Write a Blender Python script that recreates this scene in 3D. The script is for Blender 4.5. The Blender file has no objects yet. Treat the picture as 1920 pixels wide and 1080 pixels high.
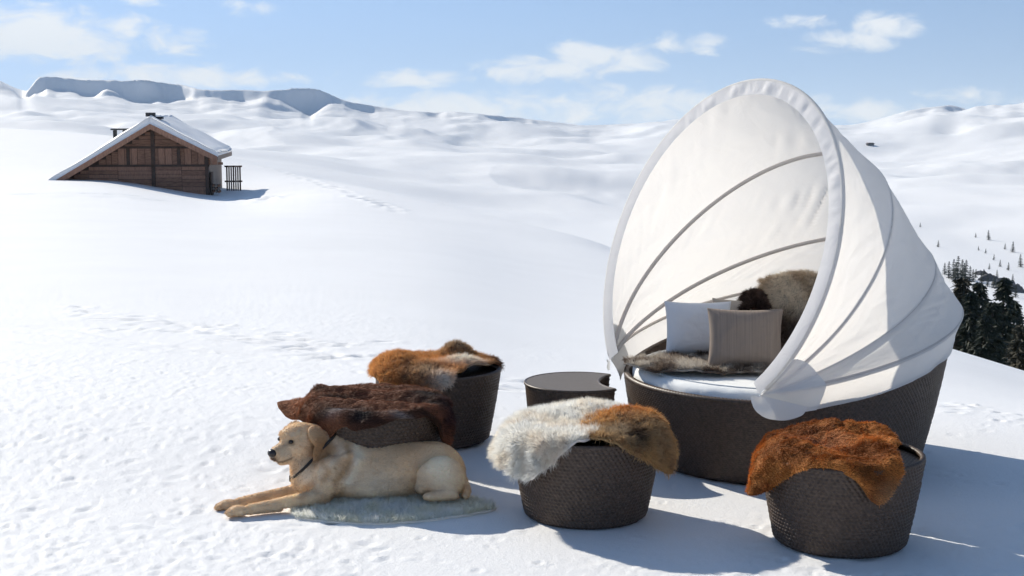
import bpy, bmesh, math, random
import numpy as np
from mathutils import Vector, Matrix

# ------------------------------------------------------------------ scene, camera, sky, sun
sc = bpy.context.scene
COL = sc.collection
F_PX, HOR, CAM_H = 2667.0, 218.0, 1.95
PITCH = math.atan((540 - HOR) / F_PX)
cam_data = bpy.data.cameras.new('camera')
cam = bpy.data.objects.new('camera', cam_data); COL.objects.link(cam)
cam.location = (0, 0, CAM_H)
cam.rotation_euler = (math.pi / 2 - PITCH, 0, 0)
cam_data.sensor_width = 36.0
cam_data.lens = F_PX / 1920 * 36.0
cam_data.clip_start = 0.05
cam_data.clip_end = 30000
sc.camera = cam

SUN_EL = math.radians(31)
SUN_AZ = math.radians(-44)          # measured from +Y, negative = to the left of the view
sun_dir = Vector((math.sin(SUN_AZ) * math.cos(SUN_EL), math.cos(SUN_AZ) * math.cos(SUN_EL), math.sin(SUN_EL)))
sd = bpy.data.lights.new('sun', 'SUN'); sd.energy = 4.1; sd.angle = math.radians(0.55); sd.color = (1.0, 0.93, 0.81)
sun = bpy.data.objects.new('sun', sd); COL.objects.link(sun)
sun.rotation_euler = (-sun_dir).to_track_quat('-Z', 'Y').to_euler()
sun.location = (-20, 10, 30)

sc.view_settings.view_transform = 'Standard'
sc.view_settings.look = 'None'
sc.view_settings.exposure = 0.41
sc.view_settings.gamma = 1.0
sc.render.engine = 'CYCLES'
sc.cycles.use_denoising = True
try:
    sc.cycles.denoiser = 'OPENIMAGEDENOISE'
except Exception:
    pass
sc.cycles.max_bounces = 8
sc.cycles.diffuse_bounces = 6
sc.cycles.glossy_bounces = 2
sc.cycles.transmission_bounces = 4
sc.cycles.transparent_max_bounces = 8
sc.cycles.use_adaptive_sampling = True
sc.cycles.adaptive_threshold = 0.03
sc.cycles.sample_clamp_indirect = 6.0

world = bpy.data.worlds.new('World'); sc.world = world; world.use_nodes = True
wt = world.node_tree; wt.nodes.clear()
def wn(t, **k):
    n = wt.nodes.new(t)
    for a, b in k.items(): setattr(n, a, b)
    return n
def wmath(op, a, b=None, c=None):
    n = wn('ShaderNodeMath', operation=op)
    for i, v in enumerate((a, b, c)):
        if v is None: continue
        if isinstance(v, (int, float)): n.inputs[i].default_value = v
        else: wt.links.new(v, n.inputs[i])
    return n.outputs[0]
SKY_STRENGTH = 0.15
sky = wn('ShaderNodeTexSky', sky_type='NISHITA', sun_disc=False)
sky.sun_elevation = SUN_EL; sky.sun_rotation = SUN_AZ
sky.altitude = 1900; sky.air_density = 1.0; sky.dust_density = 0.35; sky.ozone_density = 1.6
tc = wn('ShaderNodeTexCoord')
# the clear alpine air is already blue low over the ridges: read the sky a little higher up
lift = wn('ShaderNodeVectorMath', operation='ADD'); lift.inputs[1].default_value = (0, 0, 0.30)
wt.links.new(tc.outputs['Generated'], lift.inputs[0])
nrm = wn('ShaderNodeVectorMath', operation='NORMALIZE'); wt.links.new(lift.outputs[0], nrm.inputs[0]); wt.links.new(nrm.outputs[0], sky.inputs[0])
sep = wn('ShaderNodeSeparateXYZ'); wt.links.new(tc.outputs['Generated'], sep.inputs[0])
az = wmath('ARCTAN2', sep.outputs[0], sep.outputs[1])
el = wmath('ARCSINE', sep.outputs[2])
def px_dir(px, py):
    return math.atan((px - 960) / F_PX), math.atan((540 - py) / F_PX) - PITCH
clouds = [  # photo column, row, radius x, radius y, weight
    (60, 74, 250, 66, 1.0), (140, 96, 150, 40, .9), (335, 80, 80, 40, .75), (335, 144, 290, 30, .8), (495, 16, 90, 18, .42),
    (790, 147, 140, 24, .72), (1010, 132, 150, 34, .85), (1130, 108, 150, 40, .85), (1280, 84, 110, 26, .65), (1570, 80, 110, 26, .75), (1650, 52, 80, 32, .85),
    (1490, 46, 90, 18, .5), (1860, 184, 170, 20, .55), (285, 8, 50, 14, .5), (1230, 192, 430, 42, .66), (880, 206, 420, 44, .72), (1640, 210, 300, 30, .6)]
best = None
cv = wn('ShaderNodeCombineXYZ'); wt.links.new(az, cv.inputs[0]); wt.links.new(el, cv.inputs[1])
def vm(op, *ins):
    n = wn('ShaderNodeVectorMath', operation=op)
    for i, v in enumerate(ins):
        if isinstance(v, tuple): n.inputs[i].default_value = v
        else: wt.links.new(v, n.inputs[i])
    return n
for (cx, cy, rx, ry, wgt) in clouds:
    a0, e0 = px_dir(cx, cy); kx, ky = F_PX / rx, F_PX / ry
    p = vm('MULTIPLY_ADD', cv.outputs[0], (kx, ky, 0), (-a0 * kx, -e0 * ky, 0)).outputs[0]
    q = wmath('MULTIPLY_ADD', vm('DOT_PRODUCT', p, p).outputs['Value'], -wgt, wgt)
    best = q if best is None else wmath('MAXIMUM', best, q)
best = wmath('MAXIMUM', best, -0.6)
nz = wn('ShaderNodeTexNoise'); nz.inputs['Scale'].default_value = 34; nz.inputs['Detail'].default_value = 6
nz.inputs['Roughness'].default_value = 0.58; nz.inputs['Distortion'].default_value = 0.5
wt.links.new(vm('MULTIPLY', cv.outputs[0], (1.0, 2.0, 1.0)).outputs[0], nz.inputs['Vector'])
dens = wmath('ADD', best, wmath('MULTIPLY', wmath('SUBTRACT', nz.outputs[0], 0.5), 2.3))
mr = wn('ShaderNodeMapRange', interpolation_type='SMOOTHSTEP')
mr.inputs['From Min'].default_value = 0.12; mr.inputs['From Max'].default_value = 0.95
mr.inputs['To Max'].default_value = 0.9
wt.links.new(dens, mr.inputs['Value'])
# pale haze towards the horizon, all round
hz = wmath('MULTIPLY', wmath('POWER', 2.718, wmath('MULTIPLY', wmath('ABSOLUTE', el), -1 / math.radians(2.6))), 0.62)
bg = wn('ShaderNodeBackground'); bg.inputs['Strength'].default_value = 1.0
skyscale = wn('ShaderNodeVectorMath', operation='MULTIPLY'); skyscale.inputs[1].default_value = (SKY_STRENGTH * 1.06, SKY_STRENGTH, SKY_STRENGTH * 0.90)
wt.links.new(sky.outputs[0], skyscale.inputs[0])
m1 = wn('ShaderNodeMix', data_type='RGBA'); wt.links.new(hz, m1.inputs['Factor'])
wt.links.new(skyscale.outputs[0], m1.inputs['A']); m1.inputs['B'].default_value = (0.66, 0.74, 0.80, 1)
m2 = wn('ShaderNodeMix', data_type='RGBA'); wt.links.new(mr.outputs[0], m2.inputs['Factor'])
wt.links.new(m1.outputs['Result'], m2.inputs['A']); m2.inputs['B'].default_value = (0.77, 0.785, 0.79, 1)
wt.links.new(m2.outputs['Result'], bg.inputs['Color'])
wo = wn('ShaderNodeOutputWorld'); wt.links.new(bg.outputs[0], wo.inputs['Surface'])

# ------------------------------------------------------------------ helpers
TH = PITCH
FV = np.array([0, math.cos(TH), -math.sin(TH)]); UV = np.array([0, math.sin(TH), math.cos(TH)])
CAMP = np.array([0, 0, CAM_H])
def ray(px, py):
    return FV + np.array([1., 0, 0]) * (px - 960) / F_PX + UV * (540 - py) / F_PX
def at(px, py, Y):
    """the point of the place seen at photo pixel (px, py), Y metres in front of the camera"""
    d = ray(px, py); return CAMP + d * (Y / d[1])
def z_of(py, D):
    return CAM_H + D * math.tan(math.atan((540 - py) / F_PX) - TH)

def tag(o, label=None, cat=None, group=None, kind=None):
    if label: o['label'] = label
    if cat: o['category'] = cat
    if group: o['group'] = group
    if kind: o['kind'] = kind
    return o
def empty(name, loc=(0, 0, 0), rz=0.0):
    o = bpy.data.objects.new(name, None); COL.objects.link(o)
    o.location = loc; o.rotation_euler = (0, 0, rz); o.empty_display_size = 0.1
    return o
def link(name, me, material=None, parent=None, smooth=False):
    o = bpy.data.objects.new(name, me); COL.objects.link(o)
    if material is not None and len(me.materials) == 0: me.materials.append(material)
    if parent is not None: o.parent = parent
    if smooth: me.shade_smooth()
    return o
def mesh_np(name, V, quads=None, tris=None, smooth=True, col=None):
    """mesh from arrays, optional per-vertex colour"""
    me = bpy.data.meshes.new(name)
    V = np.asarray(V, np.float32)
    me.vertices.add(len(V)); me.vertices.foreach_set('co', V.ravel())
    q = np.zeros((0, 4), np.int32) if quads is None else np.asarray(quads, np.int32)
    t = np.zeros((0, 3), np.int32) if tris is None else np.asarray(tris, np.int32)
    loops = np.concatenate([q.ravel(), t.ravel()]).astype(np.int32)
    starts = np.concatenate([np.arange(len(q)) * 4, len(q) * 4 + np.arange(len(t)) * 3]).astype(np.int32)
    me.loops.add(len(loops)); me.loops.foreach_set('vertex_index', loops)
    me.polygons.add(len(starts)); me.polygons.foreach_set('loop_start', starts)
    if col is not None:
        ca = me.color_attributes.new('Col', 'FLOAT_COLOR', 'POINT')
        c4 = np.ones((len(V), 4), np.float32); c4[:, :3] = col
        ca.data.foreach_set('color', c4.ravel())
    me.update(calc_edges=True); me.validate()
    me.polygons.foreach_set('use_smooth', np.full(len(me.polygons), smooth, dtype=bool))
    return me
def grid_faces(nr, nc, wrap=False):
    i = np.arange(nr - 1)[:, None]; j = np.arange(nc if wrap else nc - 1)[None, :]
    j2 = (j + 1) % nc
    return np.stack([i * nc + j, i * nc + j2, (i + 1) * nc + j2, (i + 1) * nc + j], -1).reshape(-1, 4)
class MB:
    """collects simple solids into one mesh"""
    def __init__(s): s.bm = bmesh.new()
    def box(s, x0, x1, y0, y1, z0, z1):
        vs = [s.bm.verts.new(p) for p in ((x0, y0, z0), (x1, y0, z0), (x1, y1, z0), (x0, y1, z0), (x0, y0, z1), (x1, y0, z1), (x1, y1, z1), (x0, y1, z1))]
        for f in ((3, 2, 1, 0), (4, 5, 6, 7), (0, 1, 5, 4), (1, 2, 6, 5), (2, 3, 7, 6), (3, 0, 4, 7)): s.bm.faces.new([vs[k] for k in f])
        return s
    def prism(s, poly, y0, y1):
        """polygon in xz extruded along y"""
        a = [s.bm.verts.new((x, y0, z)) for x, z in poly]; b = [s.bm.verts.new((x, y1, z)) for x, z in poly]
        n = len(poly); s.bm.faces.new(a); s.bm.faces.new(b[::-1])
        for k in range(n): s.bm.faces.new((a[k], b[k], b[(k + 1) % n], a[(k + 1) % n]))
        return s
    def tube(s, pts, rad, seg=8, closed=False):
        pts = [Vector(p) for p in pts]; n = len(pts); rings = []
        up = Vector((0.13, 0.31, 0.94)).normalized()
        for k, p in enumerate(pts):
            d = (pts[(k + 1) % n if closed else min(k + 1, n - 1)] - pts[(k - 1) % n if closed else max(k - 1, 0)]).normalized()
            a = d.cross(up)
            if a.length < 1e-3: a = d.cross(Vector((1, 0, 0)))
            a.normalize(); b = d.cross(a).normalized()
            r = rad[k] if hasattr(rad, '__len__') else rad
            rings.append([s.bm.verts.new(p + a * (r * math.cos(2 * math.pi * q / seg)) + b * (r * math.sin(2 * math.pi * q / seg))) for q in range(seg)])
        for k in range(n if closed else n - 1):
            A, B = rings[k], rings[(k + 1) % n]
            for q in range(seg): s.bm.faces.new((A[q], A[(q + 1) % seg], B[(q + 1) % seg], B[q]))
        if not closed:
            s.bm.faces.new(rings[0][::-1]); s.bm.faces.new(rings[-1])
        return s
    def build(s, name, material, parent=None, smooth=False, bevel=0.0):
        bmesh.ops.recalc_face_normals(s.bm, faces=s.bm.faces)
        if bevel: bmesh.ops.bevel(s.bm, geom=list(s.bm.edges), offset=bevel, segments=2, affect='EDGES', profile=0.6)
        me = bpy.data.meshes.new(name); s.bm.to_mesh(me); s.bm.free()
        o = link(name, me, material, parent)
        if smooth: me.shade_smooth()
        return o

# lattice noise in numpy
def _hash(ix, iy, iz, seed):
    h = (ix.astype(np.int64) * 374761393 + iy.astype(np.int64) * 668265263 + iz.astype(np.int64) * 2147483647 + seed * 974711) & 0xffffffff
    h = ((h ^ (h >> 13)) * 1274126177) & 0xffffffff
    h = ((h ^ (h >> 16)) * 2246822519) & 0xffffffff
    return ((h ^ (h >> 15)) & 0xffffff) / float(0xffffff)
def vnoise(x, y, z=None, seed=0):
    """value noise in -1..1"""
    x = np.asarray(x, float); y = np.asarray(y, float) + 0 * x
    ix = np.floor(x); iy = np.floor(y); fx = x - ix; fy = y - iy
    ux = fx ** 3 * (fx * (fx * 6 - 15) + 10); uy = fy ** 3 * (fy * (fy * 6 - 15) + 10)
    if z is None:
        o = np.zeros_like(ix)
        g = lambda a, b: _hash(ix + a, iy + b, o, seed)
        r = (g(0, 0) * (1 - ux) + g(1, 0) * ux) * (1 - uy) + (g(0, 1) * (1 - ux) + g(1, 1) * ux) * uy
    else:
        z = np.asarray(z, float) + 0 * x; iz = np.floor(z); fz = z - iz; uz = fz ** 3 * (fz * (fz * 6 - 15) + 10)
        g = lambda a, b, c: _hash(ix + a, iy + b, iz + c, seed)
        l = [(g(0, 0, c) * (1 - ux) + g(1, 0, c) * ux) * (1 - uy) + (g(0, 1, c) * (1 - ux) + g(1, 1, c) * ux) * uy for c in (0, 1)]
        r = l[0] * (1 - uz) + l[1] * uz
    return r * 2 - 1
def fbm(x, y, z=None, seed=0, oct=4, gain=0.5, lac=2.03):
    s = 0; a = 1.0; n = 0; k = 1.0
    for o in range(oct):
        s = s + a * vnoise(x * k + 17.3 * o, y * k - 9.1 * o, None if z is None else z * k, seed + o * 31)
        n += a; a *= gain; k *= lac
    return s / n
def sstep(a, b, x):
    t = np.clip((x - a) / (b - a), 0, 1); return t * t * (3 - 2 * t)

# ------------------------------------------------------------------ materials
def new_mat(name):
    m = bpy.data.materials.new(name); m.use_nodes = True
    nt = m.node_tree; b = nt.nodes['Principled BSDF']
    return m, nt, b
def add_noise(nt, scale, detail=4, rough=0.55, coord='Object', dist=0.0, stretch=None):
    t = nt.nodes.new('ShaderNodeTexCoord'); n = nt.nodes.new('ShaderNodeTexNoise')
    n.inputs['Scale'].default_value = scale; n.inputs['Detail'].default_value = detail
    n.inputs['Roughness'].default_value = rough; n.inputs['Distortion'].default_value = dist
    src = t.outputs[coord]
    if stretch:
        mp = nt.nodes.new('ShaderNodeMapping'); mp.inputs['Scale'].default_value = stretch
        nt.links.new(src, mp.inputs[0]); src = mp.outputs[0]
    nt.links.new(src, n.inputs['Vector'])
    return n.outputs[0]
def ramp(nt, fac, c0, c1, p0=0.3, p1=0.7):
    r = nt.nodes.new('ShaderNodeValToRGB')
    r.color_ramp.elements[0].position = p0; r.color_ramp.elements[0].color = (*c0, 1)
    r.color_ramp.elements[1].position = p1; r.color_ramp.elements[1].color = (*c1, 1)
    nt.links.new(fac, r.inputs[0]); return r.outputs[0]
def bump(nt, b, h, strength=0.5, distance=0.01, prev=None):
    n = nt.nodes.new('ShaderNodeBump'); n.inputs['Strength'].default_value = strength; n.inputs['Distance'].default_value = distance
    nt.links.new(h, n.inputs['Height'])
    if prev is not None: nt.links.new(prev, n.inputs['Normal'])
    if b is not None: nt.links.new(n.outputs[0], b.inputs['Normal'])
    return n.outputs[0]
def simple(name, c0, c1=None, rough=0.6, scale=8, bstr=0.2, bdist=0.01, stretch=None, spec=0.4):
    m, nt, b = new_mat(name)
    c1 = c1 or tuple(v * 0.75 for v in c0)
    n = add_noise(nt, scale, 5, 0.6, stretch=stretch)
    nt.links.new(ramp(nt, n, c1, c0), b.inputs['Base Color'])
    b.inputs['Roughness'].default_value = rough; b.inputs['Specular IOR Level'].default_value = spec
    if bstr: bump(nt, b, n, bstr, bdist)
    return m
def snow_mat(name, col=(0.875, 0.875, 0.875), fine=True):
    m, nt, b = new_mat(name)
    n = add_noise(nt, 0.6, 5, 0.6)
    nt.links.new(ramp(nt, n, tuple(c * 0.965 for c in col), col), b.inputs['Base Color'])
    b.inputs['Roughness'].default_value = 0.62; b.inputs['Specular IOR Level'].default_value = 0.25
    if fine:
        n1 = add_noise(nt, 42, 5, 0.75)
        bump(nt, b, n1, 0.55, 0.009)
    return m
M = {}
M['snow'] = snow_mat('snow_surface')
M['snow_far'] = snow_mat('mountain_snow', fine=False)
M['snow_roof'] = snow_mat('roof_snow', fine=False)
def weave_mat():
    m, nt, b = new_mat('woven_resin')
    n = add_noise(nt, 60, 3, 0.5)
    nt.links.new(ramp(nt, n, (0.046, 0.028, 0.018), (0.092, 0.060, 0.042)), b.inputs['Base Color'])
    b.inputs['Roughness'].default_value = 0.46; b.inputs['Specular IOR Level'].default_value = 0.45
    bump(nt, b, add_noise(nt, 160, 2), 0.2, 0.001)
    return m
M['weave'] = weave_mat()
M['tabletop'] = simple('table_top', (0.15, 0.132, 0.122), (0.11, 0.098, 0.092), 0.75, 120, 0.15, 0.001, spec=0.4)
def cloth_mat(name, col, trans, rough=0.75, wr=0.5, scale=7.0, tcol=None):
    m, nt, b = new_mat(name)
    b.inputs['Base Color'].default_value = (*col, 1); b.inputs['Roughness'].default_value = rough
    b.inputs['Specular IOR Level'].default_value = 0.2
    n = add_noise(nt, scale, 3, 0.5, dist=1.2); n2 = add_noise(nt, 900, 2)
    p = bump(nt, None, n, wr, 0.02); p = bump(nt, b, n2, 0.12, 0.001, p)
    if trans:
        t = nt.nodes.new('ShaderNodeBsdfTranslucent'); t.inputs[0].default_value = (*(tcol or col), 1); nt.links.new(p, t.inputs['Normal'])
        mx = nt.nodes.new('ShaderNodeMixShader'); mx.inputs[0].default_value = trans
        nt.links.new(b.outputs[0], mx.inputs[1]); nt.links.new(t.outputs[0], mx.inputs[2])
        nt.links.new(mx.outputs[0], nt.nodes['Material Output'].inputs['Surface'])
    return m
M['canopy'] = cloth_mat('canopy_cloth', (0.86, 0.85, 0.83), 0.46, wr=0.2, tcol=(0.88, 0.85, 0.81))
M['canopy_band'] = cloth_mat('canopy_band_cloth', (0.80, 0.79, 0.79), 0.3, wr=0.2)
M['gusset'] = cloth_mat('gusset_cloth', (0.74, 0.75, 0.75), 0.15, wr=0.15)
M['rib'] = cloth_mat('rib_sleeve', (0.70, 0.66, 0.63), 0.3)
M['mattress'] = cloth_mat('mattress_cover', (0.82, 0.83, 0.82), 0, wr=0.25)
M['pillow_white'] = cloth_mat('white_linen', (0.74, 0.74, 0.75), 0, wr=0.4)
def taupe_mat():
    m, nt, b = new_mat('taupe_ribbed_linen')
    n = add_noise(nt, 5, 4, 0.6, stretch=(30, 1, 0.5))
    nt.links.new(ramp(nt, n, (0.235, 0.19, 0.16), (0.30, 0.245, 0.205)), b.inputs['Base Color'])
    b.inputs['Roughness'].default_value = 0.85; b.inputs['Specular IOR Level'].default_value = 0.15
    bump(nt, b, n, 0.5, 0.006); return m
M['pillow_taupe'] = taupe_mat()
M['pillow_beige'] = cloth_mat('beige_linen', (0.42, 0.36, 0.30), 0, wr=0.4)
def vcol_mat(name, rough=0.7, trans=0.38, spec=0.25, noise=0.0):
    m, nt, b = new_mat(name)
    a = nt.nodes.new('ShaderNodeAttribute'); a.attribute_name = 'Col'
    nt.links.new(a.outputs['Color'], b.inputs['Base Color'])
    b.inputs['Roughness'].default_value = rough; b.inputs['Specular IOR Level'].default_value = spec
    if trans:
        t = nt.nodes.new('ShaderNodeBsdfTranslucent'); nt.links.new(a.outputs['Color'], t.inputs[0])
        mx = nt.nodes.new('ShaderNodeMixShader'); mx.inputs[0].default_value = trans
        nt.links.new(b.outputs[0], mx.inputs[1]); nt.links.new(t.outputs[0], mx.inputs[2])
        nt.links.new(mx.outputs[0], nt.nodes['Material Output'].inputs['Surface'])
    if noise: bump(nt, b, add_noise(nt, 130, 3, 0.6, stretch=(0.35, 1, 1)), noise, 0.004)
    return m
M['fur'] = vcol_mat('fur_strands')
M['fur_white'] = vcol_mat('white_wool', 0.8, 0.55, 0.15)
M['fur_gloss'] = vcol_mat('glossy_hair', 0.6, 0.15, 0.12)
M['hide'] = vcol_mat('hide_skin', 0.8, 0.0, 0.1)
M['dogskin'] = vcol_mat('dog_coat', 0.62, 0.0, 0.3, 0.5)
M['black_wet'] = simple('dark_nose', (0.03, 0.022, 0.022), (0.018, 0.013, 0.014), 0.3, 60, 0.3, 0.001, spec=0.5)
M['eye'] = simple('dark_eye', (0.02, 0.012, 0.008), (0.012, 0.008, 0.006), 0.08, 30, 0, spec=0.6)
M['leather'] = simple('collar_leather', (0.03, 0.022, 0.018), (0.018, 0.014, 0.012), 0.5, 60, 0.2, 0.001)

# ------------------------------------------------------------------ the snow field (one sheet round the camera)
def blur_axis(A, sig, axis):
    n = int(3 * sig) + 1; k = np.exp(-0.5 * (np.arange(-n, n + 1) / sig) ** 2); k /= k.sum()
    pad = [(0, 0), (0, 0)]; pad[axis] = (n, n); B = np.pad(A, pad, mode='edge')
    return np.apply_along_axis(lambda v: np.convolve(v, k, 'valid'), axis, B)
# (photo column, [(metres ahead, height)...]) up to the crest of the slope
def zy(y, D): return (D, z_of(y, D))
near_tab = [
    (-5000, [(7, .0), (9, .12), (80, -1.5), (200, 4.0)]),
    (-600, [(7, .0), (9, .12), (80, -1.7), (185, 3.0)]),
    (0, [(7.35, 0), (8.6, .11), (40, -.75), zy(345, 78), zy(300, 100), zy(232, 170)]),
    (100, [(7.35, 0), (8.6, .11), (40, -.75), zy(343, 77), zy(300, 100), zy(236, 165)]),
    (230, [(7.35, 0), (8.6, .11), (40, -.8), zy(347, 76), zy(310, 95), zy(246, 155)]),
    (340, [(7.35, 0), (8.6, .11), (40, -.9), zy(366, 77), zy(348, 88), zy(258, 142)]),
    (400, [(7.35, 0), (8.6, .11), (40, -.95), zy(383, 78), zy(350, 95), zy(272, 135)]),
    (440, [(7.35, 0), (8.6, .11), (40, -.95), zy(382, 78), zy(348, 95), zy(287, 130)]),
    (500, [(7.35, 0), (8.6, .11), (40, -.95), zy(373, 78), zy(301, 124)]),
    (625, [(7.35, 0), (8.6, .11), (40, -1.0), zy(331, 110)]),
    (750, [(7.35, 0), (8.6, .11), (40, -1.15), zy(356, 97)]),
    (850, [(7.35, 0), (8.6, .10), (35, -1.1), zy(381, 86)]),
    (960, [(7.2, 0), (8.6, .06), (30, -1.2), zy(403, 75)]),
    (1150, [(7, 0), (8.8, .02), (25, -1.2), zy(448, 60)]),
    (1500, [(7, 0), (9.3, .0), (20, -1.0), zy(555, 37)]),
    (1785, [(7, 0), (9.3, .0), zy(650, 26)]),
    (1850, [(7, 0), (9.3, -.01), zy(671, 24)]),
    (1920, [(7, 0), (9.3, -.02), zy(700, 22)]),
    (2300, [(7, 0), (9, -.05), zy(800, 18)]),
    (7000, [(7, 0), (9, -.1), (14, -.9)])]
PXS = np.linspace(-4800, 6700, 461); LR = np.linspace(math.log(0.5), math.log(900), 420); RR = np.exp(LR)
def near_column(k):
    pts = near_tab[k][1]; d = np.array([p[0] for p in pts]); z = np.array([p[1] for p in pts])
    o = np.interp(RR, d, z); o[RR < d[0]] = z[0] * (RR[RR < d[0]] / d[0])
    dc = d[-1]; far = RR > dc
    drop = 0.24 if near_tab[k][0] < 700 else 0.36
    t = RR[far] - dc
    o[far] = z[-1] - drop * t * t / (t + 0.22 * dc)
    return o
_cols = np.array([near_column(k) for k in range(len(near_tab))]); _tp = np.array([t[0] for t in near_tab], float)
NT = np.array([np.interp(PXS, _tp, _cols[:, j]) for j in range(len(RR))]).T
NT = blur_axis(blur_axis(NT, 2.6, 0), 4.0, 1)
def Gz(x, y):
    x = np.asarray(x, float); y = np.asarray(y, float)
    r = np.hypot(x, y) + 1e-6; a = np.arctan2(x, y); al = math.radians(65)
    px = 960 + F_PX * np.tan(np.clip(a, -al, al))
    D = r * np.where(np.abs(a) < al, np.cos(np.minimum(np.abs(a), 0.9)), math.cos(0.9))
    def look(px, D):
        u = np.clip((px - PXS[0]) / (PXS[1] - PXS[0]), 0, len(PXS) - 1.001); v = np.clip((np.log(np.maximum(D, .51)) - LR[0]) / (LR[1] - LR[0]), 0, len(LR) - 1.001)
        i = u.astype(int); j = v.astype(int); fu = u - i; fv = v - j
        return (NT[i, j] * (1 - fu) + NT[i + 1, j] * fu) * (1 - fv) + (NT[i, j + 1] * (1 - fu) + NT[i + 1, j + 1] * fu) * fv
    z = look(px, D)
    wb = np.clip((np.abs(a) - al) / (math.pi - al), 0, 1) * 0.5
    z2 = look(np.where(a > 0, PXS[0], PXS[-1]), D)
    return z * (1 - wb) + z2 * wb
rng = np.random.default_rng(5)
def snow_detail(x, y):
    r = np.hypot(x, y)
    near = 1 - sstep(9, 26, r)
    z = 0.05 * fbm(x / 6.0, y / 6.0, seed=3, oct=2) * sstep(9, 30, r)
    z = z + 0.006 * fbm(x / 0.9, y / 0.9, seed=8, oct=3) * near
    # churned snow, strongest in front and to the left
    ch = 0.12 + 0.88 * sstep(-0.1, 0.5, fbm(x / 1.7, y / 1.7, seed=21, oct=2) + 0.55 * sstep(0.3, -2.2, x) + 0.5 * sstep(7.6, 5.8, y) - 0.25)
    u = x * 0.94 + y * 0.34; v = -x * 0.34 + y * 0.94
    rid = 1 - np.abs(fbm(u / 0.13, v / 0.08, seed=40, oct=3))
    z = z + ch * near * (0.0036 * (rid - 0.72) + 0.0036 * fbm(u / 0.04, v / 0.03, seed=50, oct=2))
    return z
# clods, hoof and boot dents
dents = []
for k in range(900):
    Yd = 5.6 + 5.5 * rng.random() ** 1.5; Xd = -0.5 - Yd * 0.40 * rng.random() ** 0.8 if rng.random() < .72 else rng.uniform(-.36, .42) * Yd
    s = rng.uniform(.010, .030); dents.append((Xd, Yd, s * rng.uniform(1.0, 2.8), s, rng.uniform(-.5, .8), rng.uniform(.004, .011) * (1 if rng.random() < .78 else -.8)))
for k in range(70):    # a line of old tracks crossing the slope behind the stools
    t = rng.random(); Xd = -4.6 + 4.6 * t + rng.normal() * .1; Yd = 14.6 - 4.0 * t + rng.normal() * .35
    dents.append((Xd, Yd, rng.uniform(.06, .2), .045, rng.uniform(-.3, .5), rng.uniform(.012, .035)))
for k in range(30):    # tracks right of the daybed
    Xd = rng.uniform(3.0, 4.2); Yd = 10.2 - (Xd - 3.0) * 1.1 + rng.normal() * .3
    dents.append((Xd, Yd, rng.uniform(.03, .09), .035, rng.uniform(-.3, .5), rng.uniform(.012, .03)))
def ground_hit(px, py, lo=4.0, hi=200.0):
    d = ray(px, py); Ys = np.geomspace(lo, hi, 1500); P = CAMP[None] + d[None] * (Ys / d[1])[:, None]
    below = P[:, 2] < Gz(P[:, 0], P[:, 1]); k = int(np.argmax(below)) if below.any() else len(Ys) - 1
    return float(P[k, 0]), float(P[k, 1])
for k in range(46):    # footprints climbing along the brow right of the chalet
    t = (k + .3 * rng.random()) / 46; X0, Y0 = ground_hit(470 + 280 * t + rng.normal() * 3, 304 + 92 * t ** 1.1 + rng.normal() * 2, 30, 200)
    dents.append((X0, Y0, .28, .75, rng.uniform(-.2, .2), rng.uniform(.05, .10)))
for k in range(14):    # trampled snow by the chalet corner
    X0, Y0 = ground_hit(rng.uniform(440, 520), rng.uniform(368, 382), 30, 200); dents.append((X0, Y0, .4, .7, 0, rng.uniform(.06, .14)))
grooves = []           # ski and sledge tracks: two photo points, half width, depth
for (a_, b_, w_, d_) in (((-40, 604), (600, 676), .05, .016), ((-40, 618), (600, 686), .05, .014), ((-40, 640), (430, 668), .06, .012), ((300, 600), (700, 690), .05, .012), ((-20, 366), (330, 377), .35, .12), ((-20, 372), (360, 382), .35, .10), ((940, 712), (1200, 735), .04, .012)):
    grooves.append((ground_hit(*a_), ground_hit(*b_), w_, d_))
def polar_rows(segs):
    o = []
    for a, b, n in segs: o.append(np.geomspace(a, b, n, endpoint=False))
    return np.concatenate(o + [[segs[-1][1]]])
AZ = np.radians(np.concatenate([np.linspace(-180, -34, 34, endpoint=False), np.linspace(-34, -22, 30, endpoint=False),
                                np.linspace(-22, 22, 620, endpoint=False), np.linspace(22, 34, 30, endpoint=False), np.linspace(34, 180, 34, endpoint=False)]))
rows = polar_rows([(0.3, 4.6, 16), (4.6, 16, 290), (16, 60, 70), (60, 190, 120), (190, 420, 20)])
rr, aa = np.meshgrid(rows, AZ, indexing='ij')
gx = rr * np.sin(aa); gy = rr * np.cos(aa)
gz = Gz(gx, gy) + snow_detail(gx, gy)
for (A_, B_, w_, d_) in grooves:
    ab = np.array(B_) - np.array(A_); L2 = ab @ ab; tq = ((gx - A_[0]) * ab[0] + (gy - A_[1]) * ab[1]) / L2
    bend_ = w_ * 3 * vnoise(tq * 4, 0 * tq, seed=int(w_ * 900 + d_ * 5000)); dq = ((gx - A_[0]) * -ab[1] + (gy - A_[1]) * ab[0]) / math.sqrt(L2) + bend_
    gz -= d_ * np.exp(-(dq / w_) ** 2) * sstep(-.1, .05, tq) * (1 - sstep(.9, 1.05, tq)) * (.5 + .5 * sstep(-.3, .2, vnoise(tq * 18, 0 * tq, seed=88)))
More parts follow.
